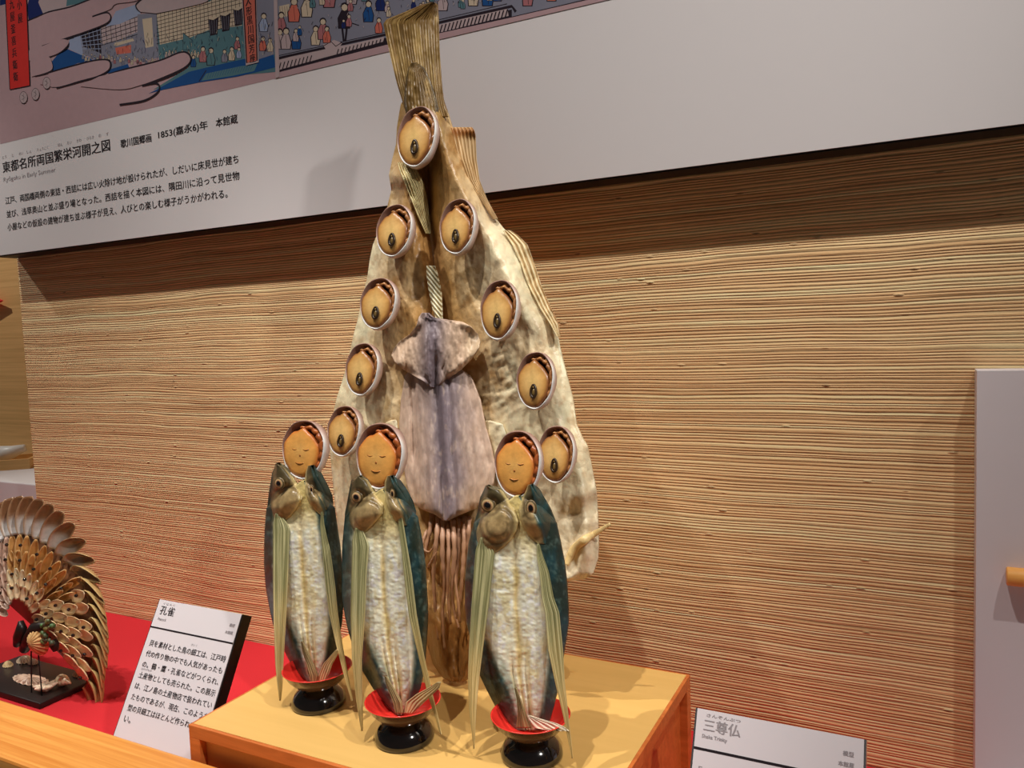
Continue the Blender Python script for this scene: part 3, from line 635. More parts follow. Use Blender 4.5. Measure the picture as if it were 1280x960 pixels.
arms = [([(540, 642), (537, 665), (531, 690), (528, 720), (532, 750)], 3.2), ([(548, 645), (545, 680), (542, 715), (544, 760), (548, 800)], 3.6), ([(554, 648), (553, 690), (556, 730), (553, 770), (556, 812)], 3.6),
        ([(560, 650), (561, 690), (560, 740), (563, 780)], 3.4), ([(566, 650), (568, 690), (565, 730), (567, 760), (574, 786)], 3.6), ([(574, 648), (573, 690), (570, 725), (573, 755), (575, 778)], 3.2),
        ([(581, 646), (580, 680), (578, 715), (575, 750), (570, 775)], 3.4), ([(587, 646), (585, 680), (583, 720), (584, 750)], 3.0), ([(536, 660), (530, 672), (528, 684), (536, 690), (543, 682)], 2.6), ([(534, 712), (540, 700), (545, 690), (547, 676)], 2.0)]
for pts, rpx in arms:
    p = smooth_pts(pts, 7); n = len(p); t = np.linspace(0, 1, n)
    P = at(p[:, 0], p[:, 1], PB, 0.012 + 0.014 * sstep(0, .2, t) + 0.004 * np.sin(t * 5 + rpx * 9))
    cc = np.array([mixc((164, 128, 104), (120, 82, 50), min(1, tt + rs.uniform(-.15, .15))) for tt in t])
    q = MB(); q.tube(P, rpx * 0.00098 * (1.0 - 0.55 * t) * (1 + .18 * np.sin(np.arange(n) * 1.9)), 9, alb(cc)); q.build('arm', M_squid, squid)

# ------------------------------------------------------------------ abalones
def egg(t, a, b_):          # outline of the shell, top wide, bottom a little narrower
    return a * np.sin(t) * (1 + 0.06 * np.cos(t)), b_ * np.cos(t)
def ring_mesh(rings, n):
    V = np.concatenate(rings + [rings[-1].mean(0)[None]]); k = len(rings)
    Fc = [[i * n + j, (i + 1) * n + j, (i + 1) * n + (j + 1) % n, i * n + (j + 1) % n] for i in range(k - 1) for j in range(n)]
    Fc += [[(k - 1) * n + j, k * n, (k - 1) * n + (j + 1) % n] for j in range(n)]
    return V, Fc
def make_abalone(loc, label, group, kind):
    root = thing('abalone', loc, label, 'abalone', group)
    a, b_ = 0.0265, 0.0365; n = 64; t = np.linspace(0, 2 * np.pi, n, endpoint=False)
    ex, ez = egg(t, a, b_)
    rg = []; cs = []
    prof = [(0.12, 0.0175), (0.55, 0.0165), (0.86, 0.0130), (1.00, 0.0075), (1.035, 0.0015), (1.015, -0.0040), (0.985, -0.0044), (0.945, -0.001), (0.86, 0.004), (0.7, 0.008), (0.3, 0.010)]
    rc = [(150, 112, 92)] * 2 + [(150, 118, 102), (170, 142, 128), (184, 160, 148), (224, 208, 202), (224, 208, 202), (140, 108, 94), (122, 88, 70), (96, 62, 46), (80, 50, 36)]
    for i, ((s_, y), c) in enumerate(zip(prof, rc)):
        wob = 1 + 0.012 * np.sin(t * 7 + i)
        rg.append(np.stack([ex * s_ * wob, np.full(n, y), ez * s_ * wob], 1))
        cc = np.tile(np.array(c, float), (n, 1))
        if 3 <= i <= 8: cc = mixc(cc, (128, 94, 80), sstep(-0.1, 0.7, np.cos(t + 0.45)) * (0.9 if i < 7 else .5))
        cs.append(cc)
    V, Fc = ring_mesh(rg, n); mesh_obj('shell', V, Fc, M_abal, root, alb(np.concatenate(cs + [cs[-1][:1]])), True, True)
    # meat: rounded lozenge, narrow at the top, lying a little left
    md = np.radians([0, 22, 45, 75, 105, 140, 180, 220, 255, 285, 315, 338, 360])
    mo = np.interp(t, md, [.78, .68, .66, .78, .88, .93, .95, .93, .91, .90, .80, .72, .78])
    def meat_out(s_):
        k = mo * s_ * (1 + (0.015 * np.sin(9 * t + 1) * s_ ** 3))
        return ex * k - 0.0018, ez * k - 0.0010
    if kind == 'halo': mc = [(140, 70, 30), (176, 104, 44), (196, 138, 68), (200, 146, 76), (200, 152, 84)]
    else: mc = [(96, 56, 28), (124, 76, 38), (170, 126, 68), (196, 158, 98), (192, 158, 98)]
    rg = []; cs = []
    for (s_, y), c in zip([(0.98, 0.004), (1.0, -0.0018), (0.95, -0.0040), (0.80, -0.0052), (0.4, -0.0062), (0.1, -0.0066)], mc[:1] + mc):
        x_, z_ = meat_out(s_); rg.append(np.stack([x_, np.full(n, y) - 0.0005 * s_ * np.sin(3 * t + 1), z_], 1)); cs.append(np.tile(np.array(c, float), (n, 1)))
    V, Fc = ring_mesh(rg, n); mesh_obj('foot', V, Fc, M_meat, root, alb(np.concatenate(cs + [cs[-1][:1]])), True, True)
    # frill between meat and shell, along the top right
    q = MB(); r2 = random.Random(11); big = kind == 'halo'
    for lane, (f0, f1, rr0) in enumerate(((0.76, 0.90, .0028), (0.87, 0.93, .0022))):
        tt = np.linspace(-0.30 + .1 * lane, 2.5, 46); fx, fz = egg(tt, a, b_)
        k = np.linspace(0, 1, 46); fr = f0 + (f1 - f0) * k + .018 * np.sin(k * 37 + lane) + .012 * np.sin(k * 71)
        rad = rr0 * np.sin(np.pi * (k * .92 + .04)) ** .6 * (1 + .10 * np.sin(k * 60 + 2 * lane) + .05 * np.sin(k * 131)) * (1.2 if big else 1)
        cc = np.array([mixc((120, 58, 28) if big else (104, 62, 34), (176, 100, 48) if big else (176, 122, 68), np.array(.5 + .5 * math.sin(x_ * 40 + lane) * r2.uniform(.4, 1))) for x_ in k])
        q.tube(np.stack([fx * fr, -0.0008 + .002 * lane - .001 * np.sin(k * 44), fz * fr], 1), rad, 8, alb(cc))
    q.build('frill', M_meat, root, True, True)
    if kind != 'halo':
        q = MB(); tt = np.linspace(0, 2 * np.pi, 25)
        pts = np.stack([0.0008 + 0.0038 * np.sin(tt) * (1 - .25 * np.cos(tt)), np.full(25, -0.0078), -0.0145 + 0.0080 * np.cos(tt)], 1)
        q.tube(pts, 0.0017, 8, alb((44, 30, 16))); q.blob((0.0014, -0.0074, -0.0160), (0.0028, 0.0018, 0.0052), 6, alb((96, 76, 40)))
        q.tube([(0.0004, -.0068, -.006), (0.0006, -.0076, -.0085), (0.001, -.0080, -.0105)], [.001, .0012, .0012], 7, alb((190, 160, 100)))
        q.build('viscera', M_meat, root, True, True)
    else:
        q = MB()
        for x0, z0, s_ in ((-0.0085, 0.0005, 1.3), (0.0050, 0.0008, 1.3), (-0.0012, -0.0165, 1.7)):
            x = np.linspace(-1, 1, 7); q.tube(np.stack([x0 + x * .003 * s_, -0.0063 + 0.0006 * x * x, z0 - .0012 * (1 - x * x)], 1), 0.0006, 6, alb((158, 104, 50)))
        q.blob((-0.0012, -.0064, -.0075), (.0012, .0007, .0012), 5, alb((140, 82, 34)))
        q.build('face_mark', M_meat, root, True, True)
    return root
def copy_tree(o, parent=None):
    c = o.copy(); link(c)
    if parent is not None: c.parent = parent
    for ch in list(o.children): copy_tree(ch, c)
    return c
AB = [(522, 172, 46, 80, 'abalone just below the tail fin, topmost of those on the large dried fish'),
      (494, 289, 42, 68, 'left abalone of the topmost pair on the large dried fish'),
      (573, 284, 42, 72, 'right abalone of the topmost pair, left of the dried back fin'),
      (474, 380, 42, 66, 'abalone left of the grey squid fin, third down the left edge of the large fish'),
      (625, 388, 44, 77, 'abalone on the right half of the large fish, right of the pale backbone'),
      (454, 462, 38, 67, 'abalone on the left edge of the large fish, level with the squid fin tip'),
      (670, 476, 44, 73, 'abalone near the right edge of the large fish, right of the upper squid mantle'),
      (431, 539, 37, 64, 'smallest abalone, at the left edge of the large fish between two orange-brown ones'),
      (696, 568, 43, 72, 'lowest abalone on the right edge of the large fish, beside an orange-brown one')]
proto = None
def place_abalone(o, px, py, pw, ph, pl, off, tilt):
    P = at(np.array(float(px)), np.array(float(py)), pl, off); d = P - ORG
    depth = float(d @ ROT[:, 2]); cosv = d[1] / math.hypot(d[0], d[1])
    o.location = P.tolist()
    o.rotation_euler = (-math.atan(pl[2]) - 0.06, math.radians(tilt), 0)
    o.scale = (pw * depth / F / 0.0545 / (cosv * 0.95), 1.0, ph * depth / F / 0.0750)
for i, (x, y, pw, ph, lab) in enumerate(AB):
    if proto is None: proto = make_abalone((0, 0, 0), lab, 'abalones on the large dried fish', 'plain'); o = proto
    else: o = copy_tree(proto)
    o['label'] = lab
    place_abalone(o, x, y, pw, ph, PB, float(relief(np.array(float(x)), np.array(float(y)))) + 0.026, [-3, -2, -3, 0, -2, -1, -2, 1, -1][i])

# ------------------------------------------------------------------ flying fish on lacquer cups
FISH = [
 dict(pl=(-0.372, 0.17, 0.10), cup=(399, 879),
  body=[(601, 376, 381), (614, 356, 396), (635, 333, 417), (656, 331, 420), (682, 330, 424), (708, 330, 426), (734, 332, 427.5), (757, 336, 428), (780, 341, 426), (805, 351, 421), (827, 362, 416), (842, 370, 409), (852, 381, 403)],
  lh=[(579, 344.5, 346), (584, 343, 355), (591, 340, 361), (604, 338, 369), (615, 336, 376), (625, 335, 376), (635, 334, 371), (644, 336, 364), (651, 341, 356), (655, 346, 350)],
  rh=[(582, 385, 391), (590, 382, 398), (607, 380, 408), (620, 383, 414), (630, 387, 415), (638, 394, 414), (644, 401, 410)],
  eye=(350, 604, 7.2, 7.8), reye=(390, 612, 3.0, 6.5),
  lf=[(642, 344, 350), (656, 341, 360), (662, 341, 362), (720, 341, 360), (780, 342, 357), (830, 344, 354), (860, 347, 352.5), (876, 349, 350.5)],
  rf=[(640, 401, 403), (656, 400, 405), (690, 403, 413), (734, 407, 419), (765, 411, 422), (806, 420, 428), (845, 430, 435), (876, 439, 440.5)],
  tails=([(802, 376, 378), (815, 378, 385), (830, 383, 392), (845, 387, 398), (854, 388, 396)], [(813, 419, 423), (820, 413, 421), (830, 404, 415), (842, 399, 411), (852, 397, 406)]),
  hal=(381, 562, 48, 74), lab='left flying fish, split and dried, standing head up in the leftmost cup'),
 dict(pl=(-0.397, 0.17, 0.10), cup=(506, 923),
  body=[(612, 474, 480), (624, 452, 498), (646, 431, 521), (677, 428, 527), (708, 427, 531), (747, 427.5, 533), (770, 431, 534), (792, 436, 533), (820, 445, 531), (837, 452, 530), (862, 467, 524), (882, 482, 515), (894, 494, 505)],
  lh=[(595, 447, 449), (600, 439, 459), (610, 437, 464), (621, 435, 472), (632, 433, 478), (642, 431, 478), (650, 431, 472), (659, 434, 463), (667, 440, 454), (671, 445, 449)],
  rh=[(595, 484, 491), (602, 481, 499), (614, 480, 508), (627, 482, 515), (640, 487, 519), (650, 494, 518), (657, 502, 514)],
  eye=(447, 621, 7.4, 7.6), reye=(491, 617, 3.0, 6.5),
  lf=[(660, 444, 452), (676, 440, 459), (684, 440, 461), (720, 439, 458), (770, 438, 456), (825, 440, 452), (875, 445, 453), (900, 449, 453), (914, 451.5, 453)],
  rf=[(640, 499, 501), (654, 498, 504), (690, 502, 510), (720, 505, 515), (770, 511, 521), (820, 523, 530), (870, 535, 541), (900, 545, 548), (918, 550, 551.5)],
  tails=([(845, 480, 482), (860, 484, 492), (878, 491, 502), (892, 494, 504)], [(853, 546, 551), (860, 535, 549), (868, 520, 541), (878, 507, 530), (892, 505, 516)]),
  hal=(476, 570, 54, 83), lab='middle flying fish, split and dried, standing head up between the other two'),
 dict(pl=(-0.375, 0.17, 0.10), cup=(665, 944),
  body=[(620, 642, 650), (634, 616, 674), (654, 592, 695), (677, 586, 700), (702, 583, 705), (727, 581, 708), (758, 581, 710), (780, 583, 710), (802, 589, 707), (843, 599, 700), (862, 608, 697), (883, 619, 692), (900, 630, 687), (913, 641, 680)],
  lh=[(607, 607, 609), (612, 605, 625), (622, 600, 633), (639, 597, 643), (652, 593, 648), (664, 590, 645), (676, 590, 638), (685, 594, 628), (692, 602, 616), (695, 607, 611)],
  rh=[(606, 660, 666), (614, 657, 674), (625, 651, 681), (637, 648, 688), (650, 650, 693), (662, 655, 696), (672, 664, 694), (680, 673, 689)],
  eye=(611, 631, 8.4, 8.8), reye=(664.5, 635, 5.5, 9.0),
  lf=[(672, 600, 608), (686, 595, 616), (692, 594, 618), (747, 590, 612), (812, 586, 603.5), (847, 585, 599), (885, 586, 595.5), (920, 590, 593.5), (936, 591.5, 593)],
  rf=[(680, 671, 674), (696, 671, 679), (715, 674, 686), (747, 677, 692), (766, 681, 699), (812, 685, 703.5), (854, 694, 706), (895, 704, 710.5), (930, 711, 714.5), (948, 714.5, 716)],
  tails=([(860, 643, 645), (875, 646, 651), (892, 647, 657), (910, 645, 664)], [(895, 660, 663), (899, 661, 676), (905, 664, 697), (910, 668, 707), (914, 690, 711)]),
  hal=(648, 580, 54, 84), lab='right flying fish, the largest, standing head up nearest the right end of the box')]

def make_cup(ctr, label):
    x, y, z = ctr
    t = thing('lacquer_cup', ctr, label, 'cup', 'lacquer cups under the flying fish')
    s_ = 1.0
    q = MB(); q.lathe([(0.0005, 0.0), (0.0315, 0.0), (0.0335, 0.0015), (0.0335, 0.004), (0.0325, 0.009), (0.029, 0.015), (0.024, 0.0195), (0.0195, 0.0225), (0.018, 0.0245)], ctr, 56); q.build('foot', M_lacq, t)
    q = MB(); q.lathe([(0.0005, 0.0235), (0.018, 0.0235), (0.0225, 0.0250), (0.030, 0.0295), (0.0365, 0.0365), (0.0418, 0.0455), (0.0424, 0.0458)], ctr, 56); q.build('bowl', M_lacq2, t)
    q = MB(); q.lathe([(0.0426, 0.0459), (0.0430, 0.0464), (0.0422, 0.0470), (0.0412, 0.0462), (0.0355, 0.0375), (0.029, 0.0310), (0.022, 0.0268), (0.0005, 0.0262)], ctr, 56); q.build('red_lining', M_red, t)
    return t
cup_lab = ['red and black lacquer cup under the left flying fish', 'red and black lacquer cup under the middle flying fish', 'red and black lacquer cup under the right flying fish']
hproto = None
hal_lab = ['orange-brown abalone behind the head of the left flying fish', 'orange-brown abalone behind the head of the middle flying fish', 'orange-brown abalone behind the head of the right flying fish']
for fi, fd in enumerate(FISH):
    C = at_z(np.array(float(fd['cup'][0])), np.array(float(fd['cup'][1])), BZ); C[2] = BZ
    make_cup(tuple(C), cup_lab[fi])
    pl = (C[1], 0.17, 0.10); ff = fi
    fish = thing('flying_fish', (C[0], C[1], BZ + 0.03), fd['lab'], 'fish', 'flying fish on the box')
    bt = np.array(fd['body'], float); y0, y1 = bt[0, 0], bt[-1, 0]
    Lf = lambda Y: np.interp(Y, bt[:, 0], bt[:, 1]); Rf = lambda Y: np.interp(Y, bt[:, 0], bt[:, 2])
    def shape(X, Y):
        w_ = (X - Lf(Y)) / (Rf(Y) - Lf(Y)); v = (Y - y0) / (y1 - y0)
        fl = np.clip(np.maximum((0.26 - w_) / 0.26, (w_ - 0.70) / 0.30), 0, 1.3)
        wd = np.interp(v, [0, .3, .8, 1], [.7, 1, .8, .35])
        o = 0.012 * wd * (1 - fl ** 2.0 * 2.1)
        o = o - 0.003 * gau(w_ - 0.50, 0.035) * sstep(.12, .3, v)
        o = o - 0.004 * (gau(w_ - 0.42, 0.02) * sstep(.6, .8, v) + gau(w_ - 0.58, 0.03) * sstep(.55, .8, v))
        return o, w_, v
    def b_off(U, Y, X):
        o, w_, v = shape(X, Y)
        mid = sstep(.2, .3, w_) * (1 - sstep(.68, .78, w_))
        return o + 0.0006 * mid * fbm(X / 5 + 50 * ff, Y / 3.0) + 0.0012 * fbm(X / 14, Y / 22 + 9 * ff)
    def b_col(U, Y, X):
        o, w_, v = shape(X, Y); n = fbm(X / 10 + 30 * ff, Y / 28); n2 = fbm(X / 5, Y / 6 + 70 * ff)
        belly = mixc((212, 206, 186), (194, 186, 150), sstep(-.1, .5, n))
        belly = mixc(belly, (226, 224, 212), sstep(.0, .5, n2) * .7)
        belly = mixc(belly, (176, 150, 84), .65 * gau(w_ - .50 - .03 * n, .03) * sstep(.2, .35, v))
        belly = mixc(belly, (178, 154, 88), .6 * sstep(.55, .95, v) * (gau(w_ - .40, .03) + gau(w_ - .6, .035)).clip(0, 1))
        belly = mixc(belly, (180, 158, 92), (1 - sstep(.10, .30, v + .06 * n)) * .8)
        dark = mixc(mixc((30, 42, 36), (28, 54, 58), sstep(-.3, .4, n)), (84, 104, 98), sstep(.0, .55, n2 + .5 * fbm(X / 3 + 9, Y / 9)) * .55)
        lo = np.interp(v, [0, .2, .6, .8, 1], [.12, .11, .13, .30, .34]); hi = np.interp(v, [0, .15, .5, .75, .92, 1], [.72, .74, .80, .84, .80, .70])
        t = np.maximum(1 - sstep(lo - .05, lo + .07, w_ + .02 * n2), sstep(hi - .05, hi + .06, w_ + .02 * n2))
        c = mixc(belly, dark, t)
        c = mixc(c, (92, 112, 104), .5 * gau(w_ - lo - .07, .05) * sstep(.6, .75, v))
        return mixc(c, (92, 78, 52), .55 * sstep(.86, 1, v))
    sheet('body', M_fly, fish, pl, bt, 90, 230, b_off, b_col, 0.006)
    ex_, ey_, ew, eh = fd['eye']; rx_, ry_, rw, rh_ = fd['reye']
    def h_col(cx, cy, s_, right):
        def f(U, Y, X):
            n = fbm(X / 8 + 11 * ff, Y / 9)
            c = mixc((104, 88, 58), (150, 128, 90), sstep(-.3, .5, n + .5 * fbm(X / 3, Y / 4)))
            c = mixc(c, (74, 66, 44), 1 - sstep(8, 30, Y - fd['lh'][0][0] + 8 * n))
            r = np.hypot((X - cx) / (rw / ew if right else 1), Y - cy)
            c = mixc(c, (70, 58, 38), .8 * gau(r - 1.6 * s_, 1.8)); c = mixc(c, (158, 142, 102), .5 * gau(r - 2.0 * s_, 2.5) * (Y > cy))
            gx, gy = (cx + 10, cy + 26) if not right else (cx + 4, cy + 25)
            g_ = np.hypot(X - gx, Y - gy)
            c = mixc(c, (166, 140, 96), .6 * gau(g_, 15)); c = mixc(c, (72, 58, 34), .75 * gau(g_ - 21, 1.8)); c = mixc(c, (84, 68, 42), .5 * gau(g_ - 13, 1.5) * (Y > gy - 6))
            if right: c = mixc(c, mixc((28, 46, 42), (32, 66, 68), sstep(-.2, .5, n)), sstep(.40, .58, U + .05 * n))
            else: c = mixc(c, (40, 48, 40), 1 - sstep(.03, .14, U + .03 * n))
            c = mixc(c, (186, 168, 116), .7 * (sstep(.86, .97, U) if not right else 1 - sstep(.04, .14, U)))
            return c
        return f
    hy0 = fd['lh'][0][0]; hy1 = fd['lh'][-1][0]; hr1 = fd['rh'][-1][0]
    def h_off(right):
        def f(U, Y, X):
            o, w_, v = shape(X, np.maximum(Y, y0 + 2))
            return np.clip(o, -.012, .02) * (1 - sstep(14, 45, (y0 + 40) - Y)) + 0.0010 + (0.003 + 0.008 * np.sin(np.clip(U, 0, 1) * np.pi) ** .7) * (1 - sstep(.62, 1.0, (Y - hy0) / ((hr1 if right else hy1) - hy0))) - (0.012 * sstep(.5, 1, U) if right else 0.010 * (1 - sstep(0, .3, U))) - 0.0015 * gau(np.hypot(X - ex_ - 10, Y - ey_ - 26) - 22, 2.5)
        return f
    sheet('head_half', M_fly, fish, pl, fd['lh'], 60, 70, h_off(False), h_col(ex_, ey_, ew, False), 0.006)
    sheet('head_half', M_fly, fish, pl, fd['rh'], 50, 70, h_off(True), h_col(rx_, ry_, rh_, True), 0.006)
    # eyes: low domes with a pale ring and dark pupil
    for (cx, cy, a, b_), right in ((fd['eye'], 0), (fd['reye'], 1)):
        tb = fd['rh'] if right else fd['lh']; tb = np.array(tb, float)
        l_ = np.interp(cy, tb[:, 0], tb[:, 1]); r_ = np.interp(cy, tb[:, 0], tb[:, 2])
        o0 = float(h_off(bool(right))(np.array((cx - l_) / (r_ - l_)), np.array(float(cy)), np.array(float(cx))))
        P = at(np.array(float(cx)), np.array(float(cy)), pl, o0 + 0.0015); sc_ = 0.00098
        xf = 0.85
        q = MB(); pr = [(1.0, 0.0), (1.0, 0.16), (0.88, 0.30), (0.72, 0.34), (0.66, 0.36), (0.48, 0.42), (0.42, 0.44)]
        cc = alb([(78, 64, 40), (98, 80, 50), (60, 48, 30), (150, 130, 92), (190, 160, 118), (140, 96, 64), (40, 28, 20)])
        q.lathe([(r * a * sc_ / xf, h * a * sc_) for r, h in pr], P, 32, cc, 0, 'y', 1.0, b_ / a * xf)
        e = q.build('eye', M_fly, fish)
        q = MB(); q.lathe([(r * a * sc_ / xf, h * a * sc_) for r, h in [(0.44, 0.42), (0.42, 0.47), (0.3, 0.54), (0.12, 0.58), (0.001, 0.59)]], P, 24, alb((24, 16, 14), 1.0), 0, 'y', 1.0, b_ / a * xf)
        pu = q.build('pupil', M_lacq, fish); mw = pu.location.copy(); pu.parent = e
    # long wing fins hanging in front of the flanks
    for tb, side in ((fd['lf'], 0), (fd['rf'], 1)):
        tb_ = np.array(tb, float)
        def f_off(U, Y, X):
            v = (Y - tb_[0, 0]) / (tb_[-1, 0] - tb_[0, 0])
            return 0.012 + 0.008 * np.sin(v * 1.6) + 0.0009 * np.abs(np.sin(U * 7 * np.pi)) * (1 - .6 * v) + (0.006 * v if not side else 0.0)
        def f_col(U, Y, X):
            v = (Y - tb_[0, 0]) / (tb_[-1, 0] - tb_[0, 0]); s_ = .5 + .9 * fbm(U * 16 + 13 * ff + 40 * side, v * 2.5, 2)
            return mixc(mixc((112, 112, 74), (172, 168, 126), sstep(.1, .9, s_)), mixc((150, 128, 78), (192, 172, 122), sstep(.1, .9, s_)), sstep(.25, .8, v + .15 * fbm(X / 6, Y / 40)))
        sheet('wing_fin', M_fin, fish, pl, tb, 57, 90, f_off, f_col, 0.0012)
    for k, tb in enumerate(fd['tails']):
        tb_ = np.array(tb, float)
        pale = (k == 1)
        sheet('tail_lobe', M_fin, fish, pl, tb, 24, 30, lambda U, Y, X: 0.015 + 0.0006 * np.sin(U * 8 * np.pi) + (0.018 * sstep(0, 1, (X - tb_[-1, 1]) / 50.0) if pale else 0.002),
              lambda U, Y, X: mixc(mixc((96, 78, 50), (146, 128, 88), sstep(-.5, .5, fbm(U * 9 + 5 * k, Y / 22, 2))), (186, 170, 128) if ff < 2 else (214, 206, 192), .7 if pale else 0.0), 0.002)
    # the abalone behind the head
    if hproto is None: hproto = make_abalone((0, 0, 0), hal_lab[0], 'abalones behind the flying fish heads', 'halo'); o = hproto
    else: o = copy_tree(hproto)
    o['label'] = hal_lab[fi]
    hx, hy, hw, hh = fd['hal']
    place_abalone(o, hx, hy, hw, hh, pl, -0.004, 1)

# ------------------------------------------------------------------ right panel with its dowel
pn = thing('display_panel', (0.35, -0.033, 0.0), 'plain grey-white upright panel at the right edge of the picture', 'panel')
X0 = 0.063
q = MB(); q.box((X0, -0.036, 0.0), (0.75, -0.002, 0.528), 0.0006); q.build('board', M_panel, pn, False)
P = at(np.array(1258.0), np.array(720.0), (-0.047, 0, 0))
q = MB(); q.tube([(P[0], -0.047, P[2]), (P[0] + .001, -0.047, P[2]), (P[0] + .1, -0.047, P[2]), (P[0] + .35, -0.047, P[2])], [.0098, .0108, .0108, .0108], 24)
dw = q.build('wooden_dowel', M_dowel); dw['label'] = 'short round wooden rod fixed across the grey-white panel at the right edge'; dw['category'] = 'rod'

# ------------------------------------------------------------------ shell peacock
PKY = -0.295
pk = thing('shell_peacock', (-1.39, PKY, 0), 'peacock ornament made of many seashells with a fanned tail, on a black base', 'ornament')
def build_part(q, name, mat): return q.build(name, mat, pk)
q = MB(); q.box((-1.52, -0.352, 0.0), (-1.285, -0.243, 0.011), 0.0015); build_part(q, 'base', M_darkwood)
FC = at(np.array(45.0), np.array(772.0), (PKY, 0, 0))
TOPP = at(np.array(45.0), np.array(619.0), (PKY, 0, 0)); RGT = at(np.array(146.0), np.array(772.0), (PKY, 0, 0))
RV = TOPP[2] - FC[2]; RH = RGT[0] - FC[0]; RR = (RV + RH) / 2
def fan(th, r, dy=0.0):
    """point of the fan: angle from straight up (clockwise), radius share, forward offset"""
    return np.array([FC[0] + RH * r * math.sin(th), PKY - dy - 0.012 * (1 - r), FC[2] + RV * r * math.cos(th)])
def trough(name, th, r0, r1, wd, depth, twist, c_in, c_tip, c_rim, mat, hook=0.0, n=14, k=9, dy=0.0, pw=.65):
    """a scooped shell running outward along the fan; its hollow looks out of the fan towards one side"""
    a = fan(th, r0, dy); b_ = fan(th, r1, dy); ax = b_ - a; ln = np.linalg.norm(ax); ax /= ln
    side = np.cross(np.array((0, -1.0, 0)), ax); side /= np.linalg.norm(side); nn = np.array((0, -1.0, 0))
    side, nn = side * math.cos(twist) + nn * math.sin(twist), nn * math.cos(twist) - side * math.sin(twist)
    V = []; Cc = []
    for i in range(n):
        s_ = i / (n - 1); w_ = wd * (math.sin(math.pi * (0.10 + 0.86 * s_)) ** pw)
        ctr = a + ax * ln * s_ + side * hook * wd * s_ ** 2.2 * 2
        for j in range(k):
            t = -1 + 2 * j / (k - 1)
            V.append(ctr + side * w_ * t - nn * depth * (1 - t * t) * math.sin(math.pi * (.1 + .85 * s_)))
            c = mixc(c_in, c_tip, np.array(float(sstep(.35, .6, s_)))); c = mixc(c, c_rim, np.array(float(sstep(.72, .95, abs(t)))))
            Cc.append(c)
    m_ = n * k; back = [np.asarray(v) - nn * 0.0012 for v in V]
    V = V + back; Cc = Cc + [mixc(c, c_rim, np.array(.6)) for c in Cc]
    Fc = []
    for i in range(n - 1):
        for j in range(k - 1):
            q_ = [i * k + j, i * k + j + 1, (i + 1) * k + j + 1, (i + 1) * k + j]; Fc.append(q_); Fc.append([x + m_ for x in q_[::-1]])
    rim = [j for j in range(k)] + [i * k + k - 1 for i in range(1, n)] + [(n - 1) * k + j for j in range(k - 2, -1, -1)] + [i * k for i in range(n - 2, 0, -1)]
    for i in range(len(rim)):
        a_, b2 = rim[i], rim[(i + 1) % len(rim)]; Fc.append([b2, a_, a_ + m_, b2 + m_])
    return mesh_obj(name, V, Fc, mat, pk, alb(np.array(Cc)))
ths = np.radians(np.arange(-64, 127, 7.9))
for i, th in enumerate(ths):
    dg = math.degrees(th); rt = float(sstep(20, 70, dg))
    ci = mixc((176, 174, 172), (96, 66, 40), np.array(rt)); ct = mixc((118, 84, 58), (112, 80, 46), np.array(rt)); cr_ = mixc((164, 130, 98), (170, 146, 96), np.array(rt))
    r0 = 0.68 + 0.05 * rt; r1 = 0.98 - 0.13 * rt + (0.08 * float(sstep(104, 122, dg)))
    trough('tail_feather_shell', th, r0, r1, 0.0150 + 0.0030 * rt, 0.011 + .004 * rt, 0.62 - 0.50 * rt, ci, ct, cr_, M_shell, hook=-0.3 - 0.85 * rt, pw=.38, dy=.004)
rk = random.Random(9)
for ri, (r, wd, ln, cnt, lim) in enumerate(((0.69, 0.0085, 0.17, 24, 126), (0.58, 0.0080, 0.19, 25, 124), (0.47, 0.0076, 0.18, 21, 118), (0.36, 0.0070, 0.16, 17, 104), (0.26, 0.0066, 0.14, 12, 86))):
    for i in range(cnt):
        dg = -75 + 204 * (i + 0.5 * (ri % 2)) / (cnt - 1)
        if dg > lim or (ri == 0 and dg < 58): continue
        th = math.radians(dg + rk.uniform(-1.5, 1.5)); white = dg > 66 or (ri >= 3 and dg > -20)
        if white:
            c0, c1, c2 = (206, 184, 150), (218, 200, 170), (196, 168, 126)
            trough('round_white_shell', th, r - ln * .5, r + ln * .45, wd * (1.35 if dg > 62 else 1.05), 0.005, 0.25, c0, c1, c2, M_shell, 0.0, 9, 7, 0.008 + .003 * ri)
        else:
            c0, c1, c2 = ((160, 116, 66), (184, 140, 84), (200, 166, 114)) if dg > -15 else ((150, 124, 108), (172, 142, 124), (190, 160, 140))
            trough('slender_tan_shell', th, r - ln * .6, r + ln * .55, wd * .95, 0.006, 0.85, c0, c1, c2, M_shell, -0.1, 9, 7, 0.006 + .003 * ri)
        if (i + ri) % 2 == 0:
            P = fan(th, r + ln * .22, 0.015 + .003 * ri); q = MB(); q.blob(P, 0.0030, 7, alb((26, 30, 26), 1.0)); build_part(q, 'black_bead', M_lacq)
# backing the shells are set on
q = MB(); V = [FC + np.array((0, 0.012, 0))]; ang = np.radians(np.linspace(-75, 128, 40))
V = []
for dy_ in (0.004, 0.012):
    V.append(np.array([FC[0], PKY - 0.02 + dy_, FC[2]])); V += [fan(a, .72) + np.array((0, dy_ + .004, 0)) for a in ang]
Fc = [[0, i + 1, i + 2] for i in range(39)] + [[41, 41 + i + 2, 41 + i + 1] for i in range(39)] + [[i + 1, 42 + i, 43 + i, i + 2] for i in range(39)] + [[0, 41, 42, 1], [40, 81, 41, 0]]
q.add(V, Fc, alb((104, 66, 40))); build_part(q, 'fan_backing', M_meat)
# body, neck, legs
BYk = PKY - 0.035
def K(x, y, dy=0.0): return at(np.array(float(x)), np.array(float(y)), (BYk - dy, 0, 0))
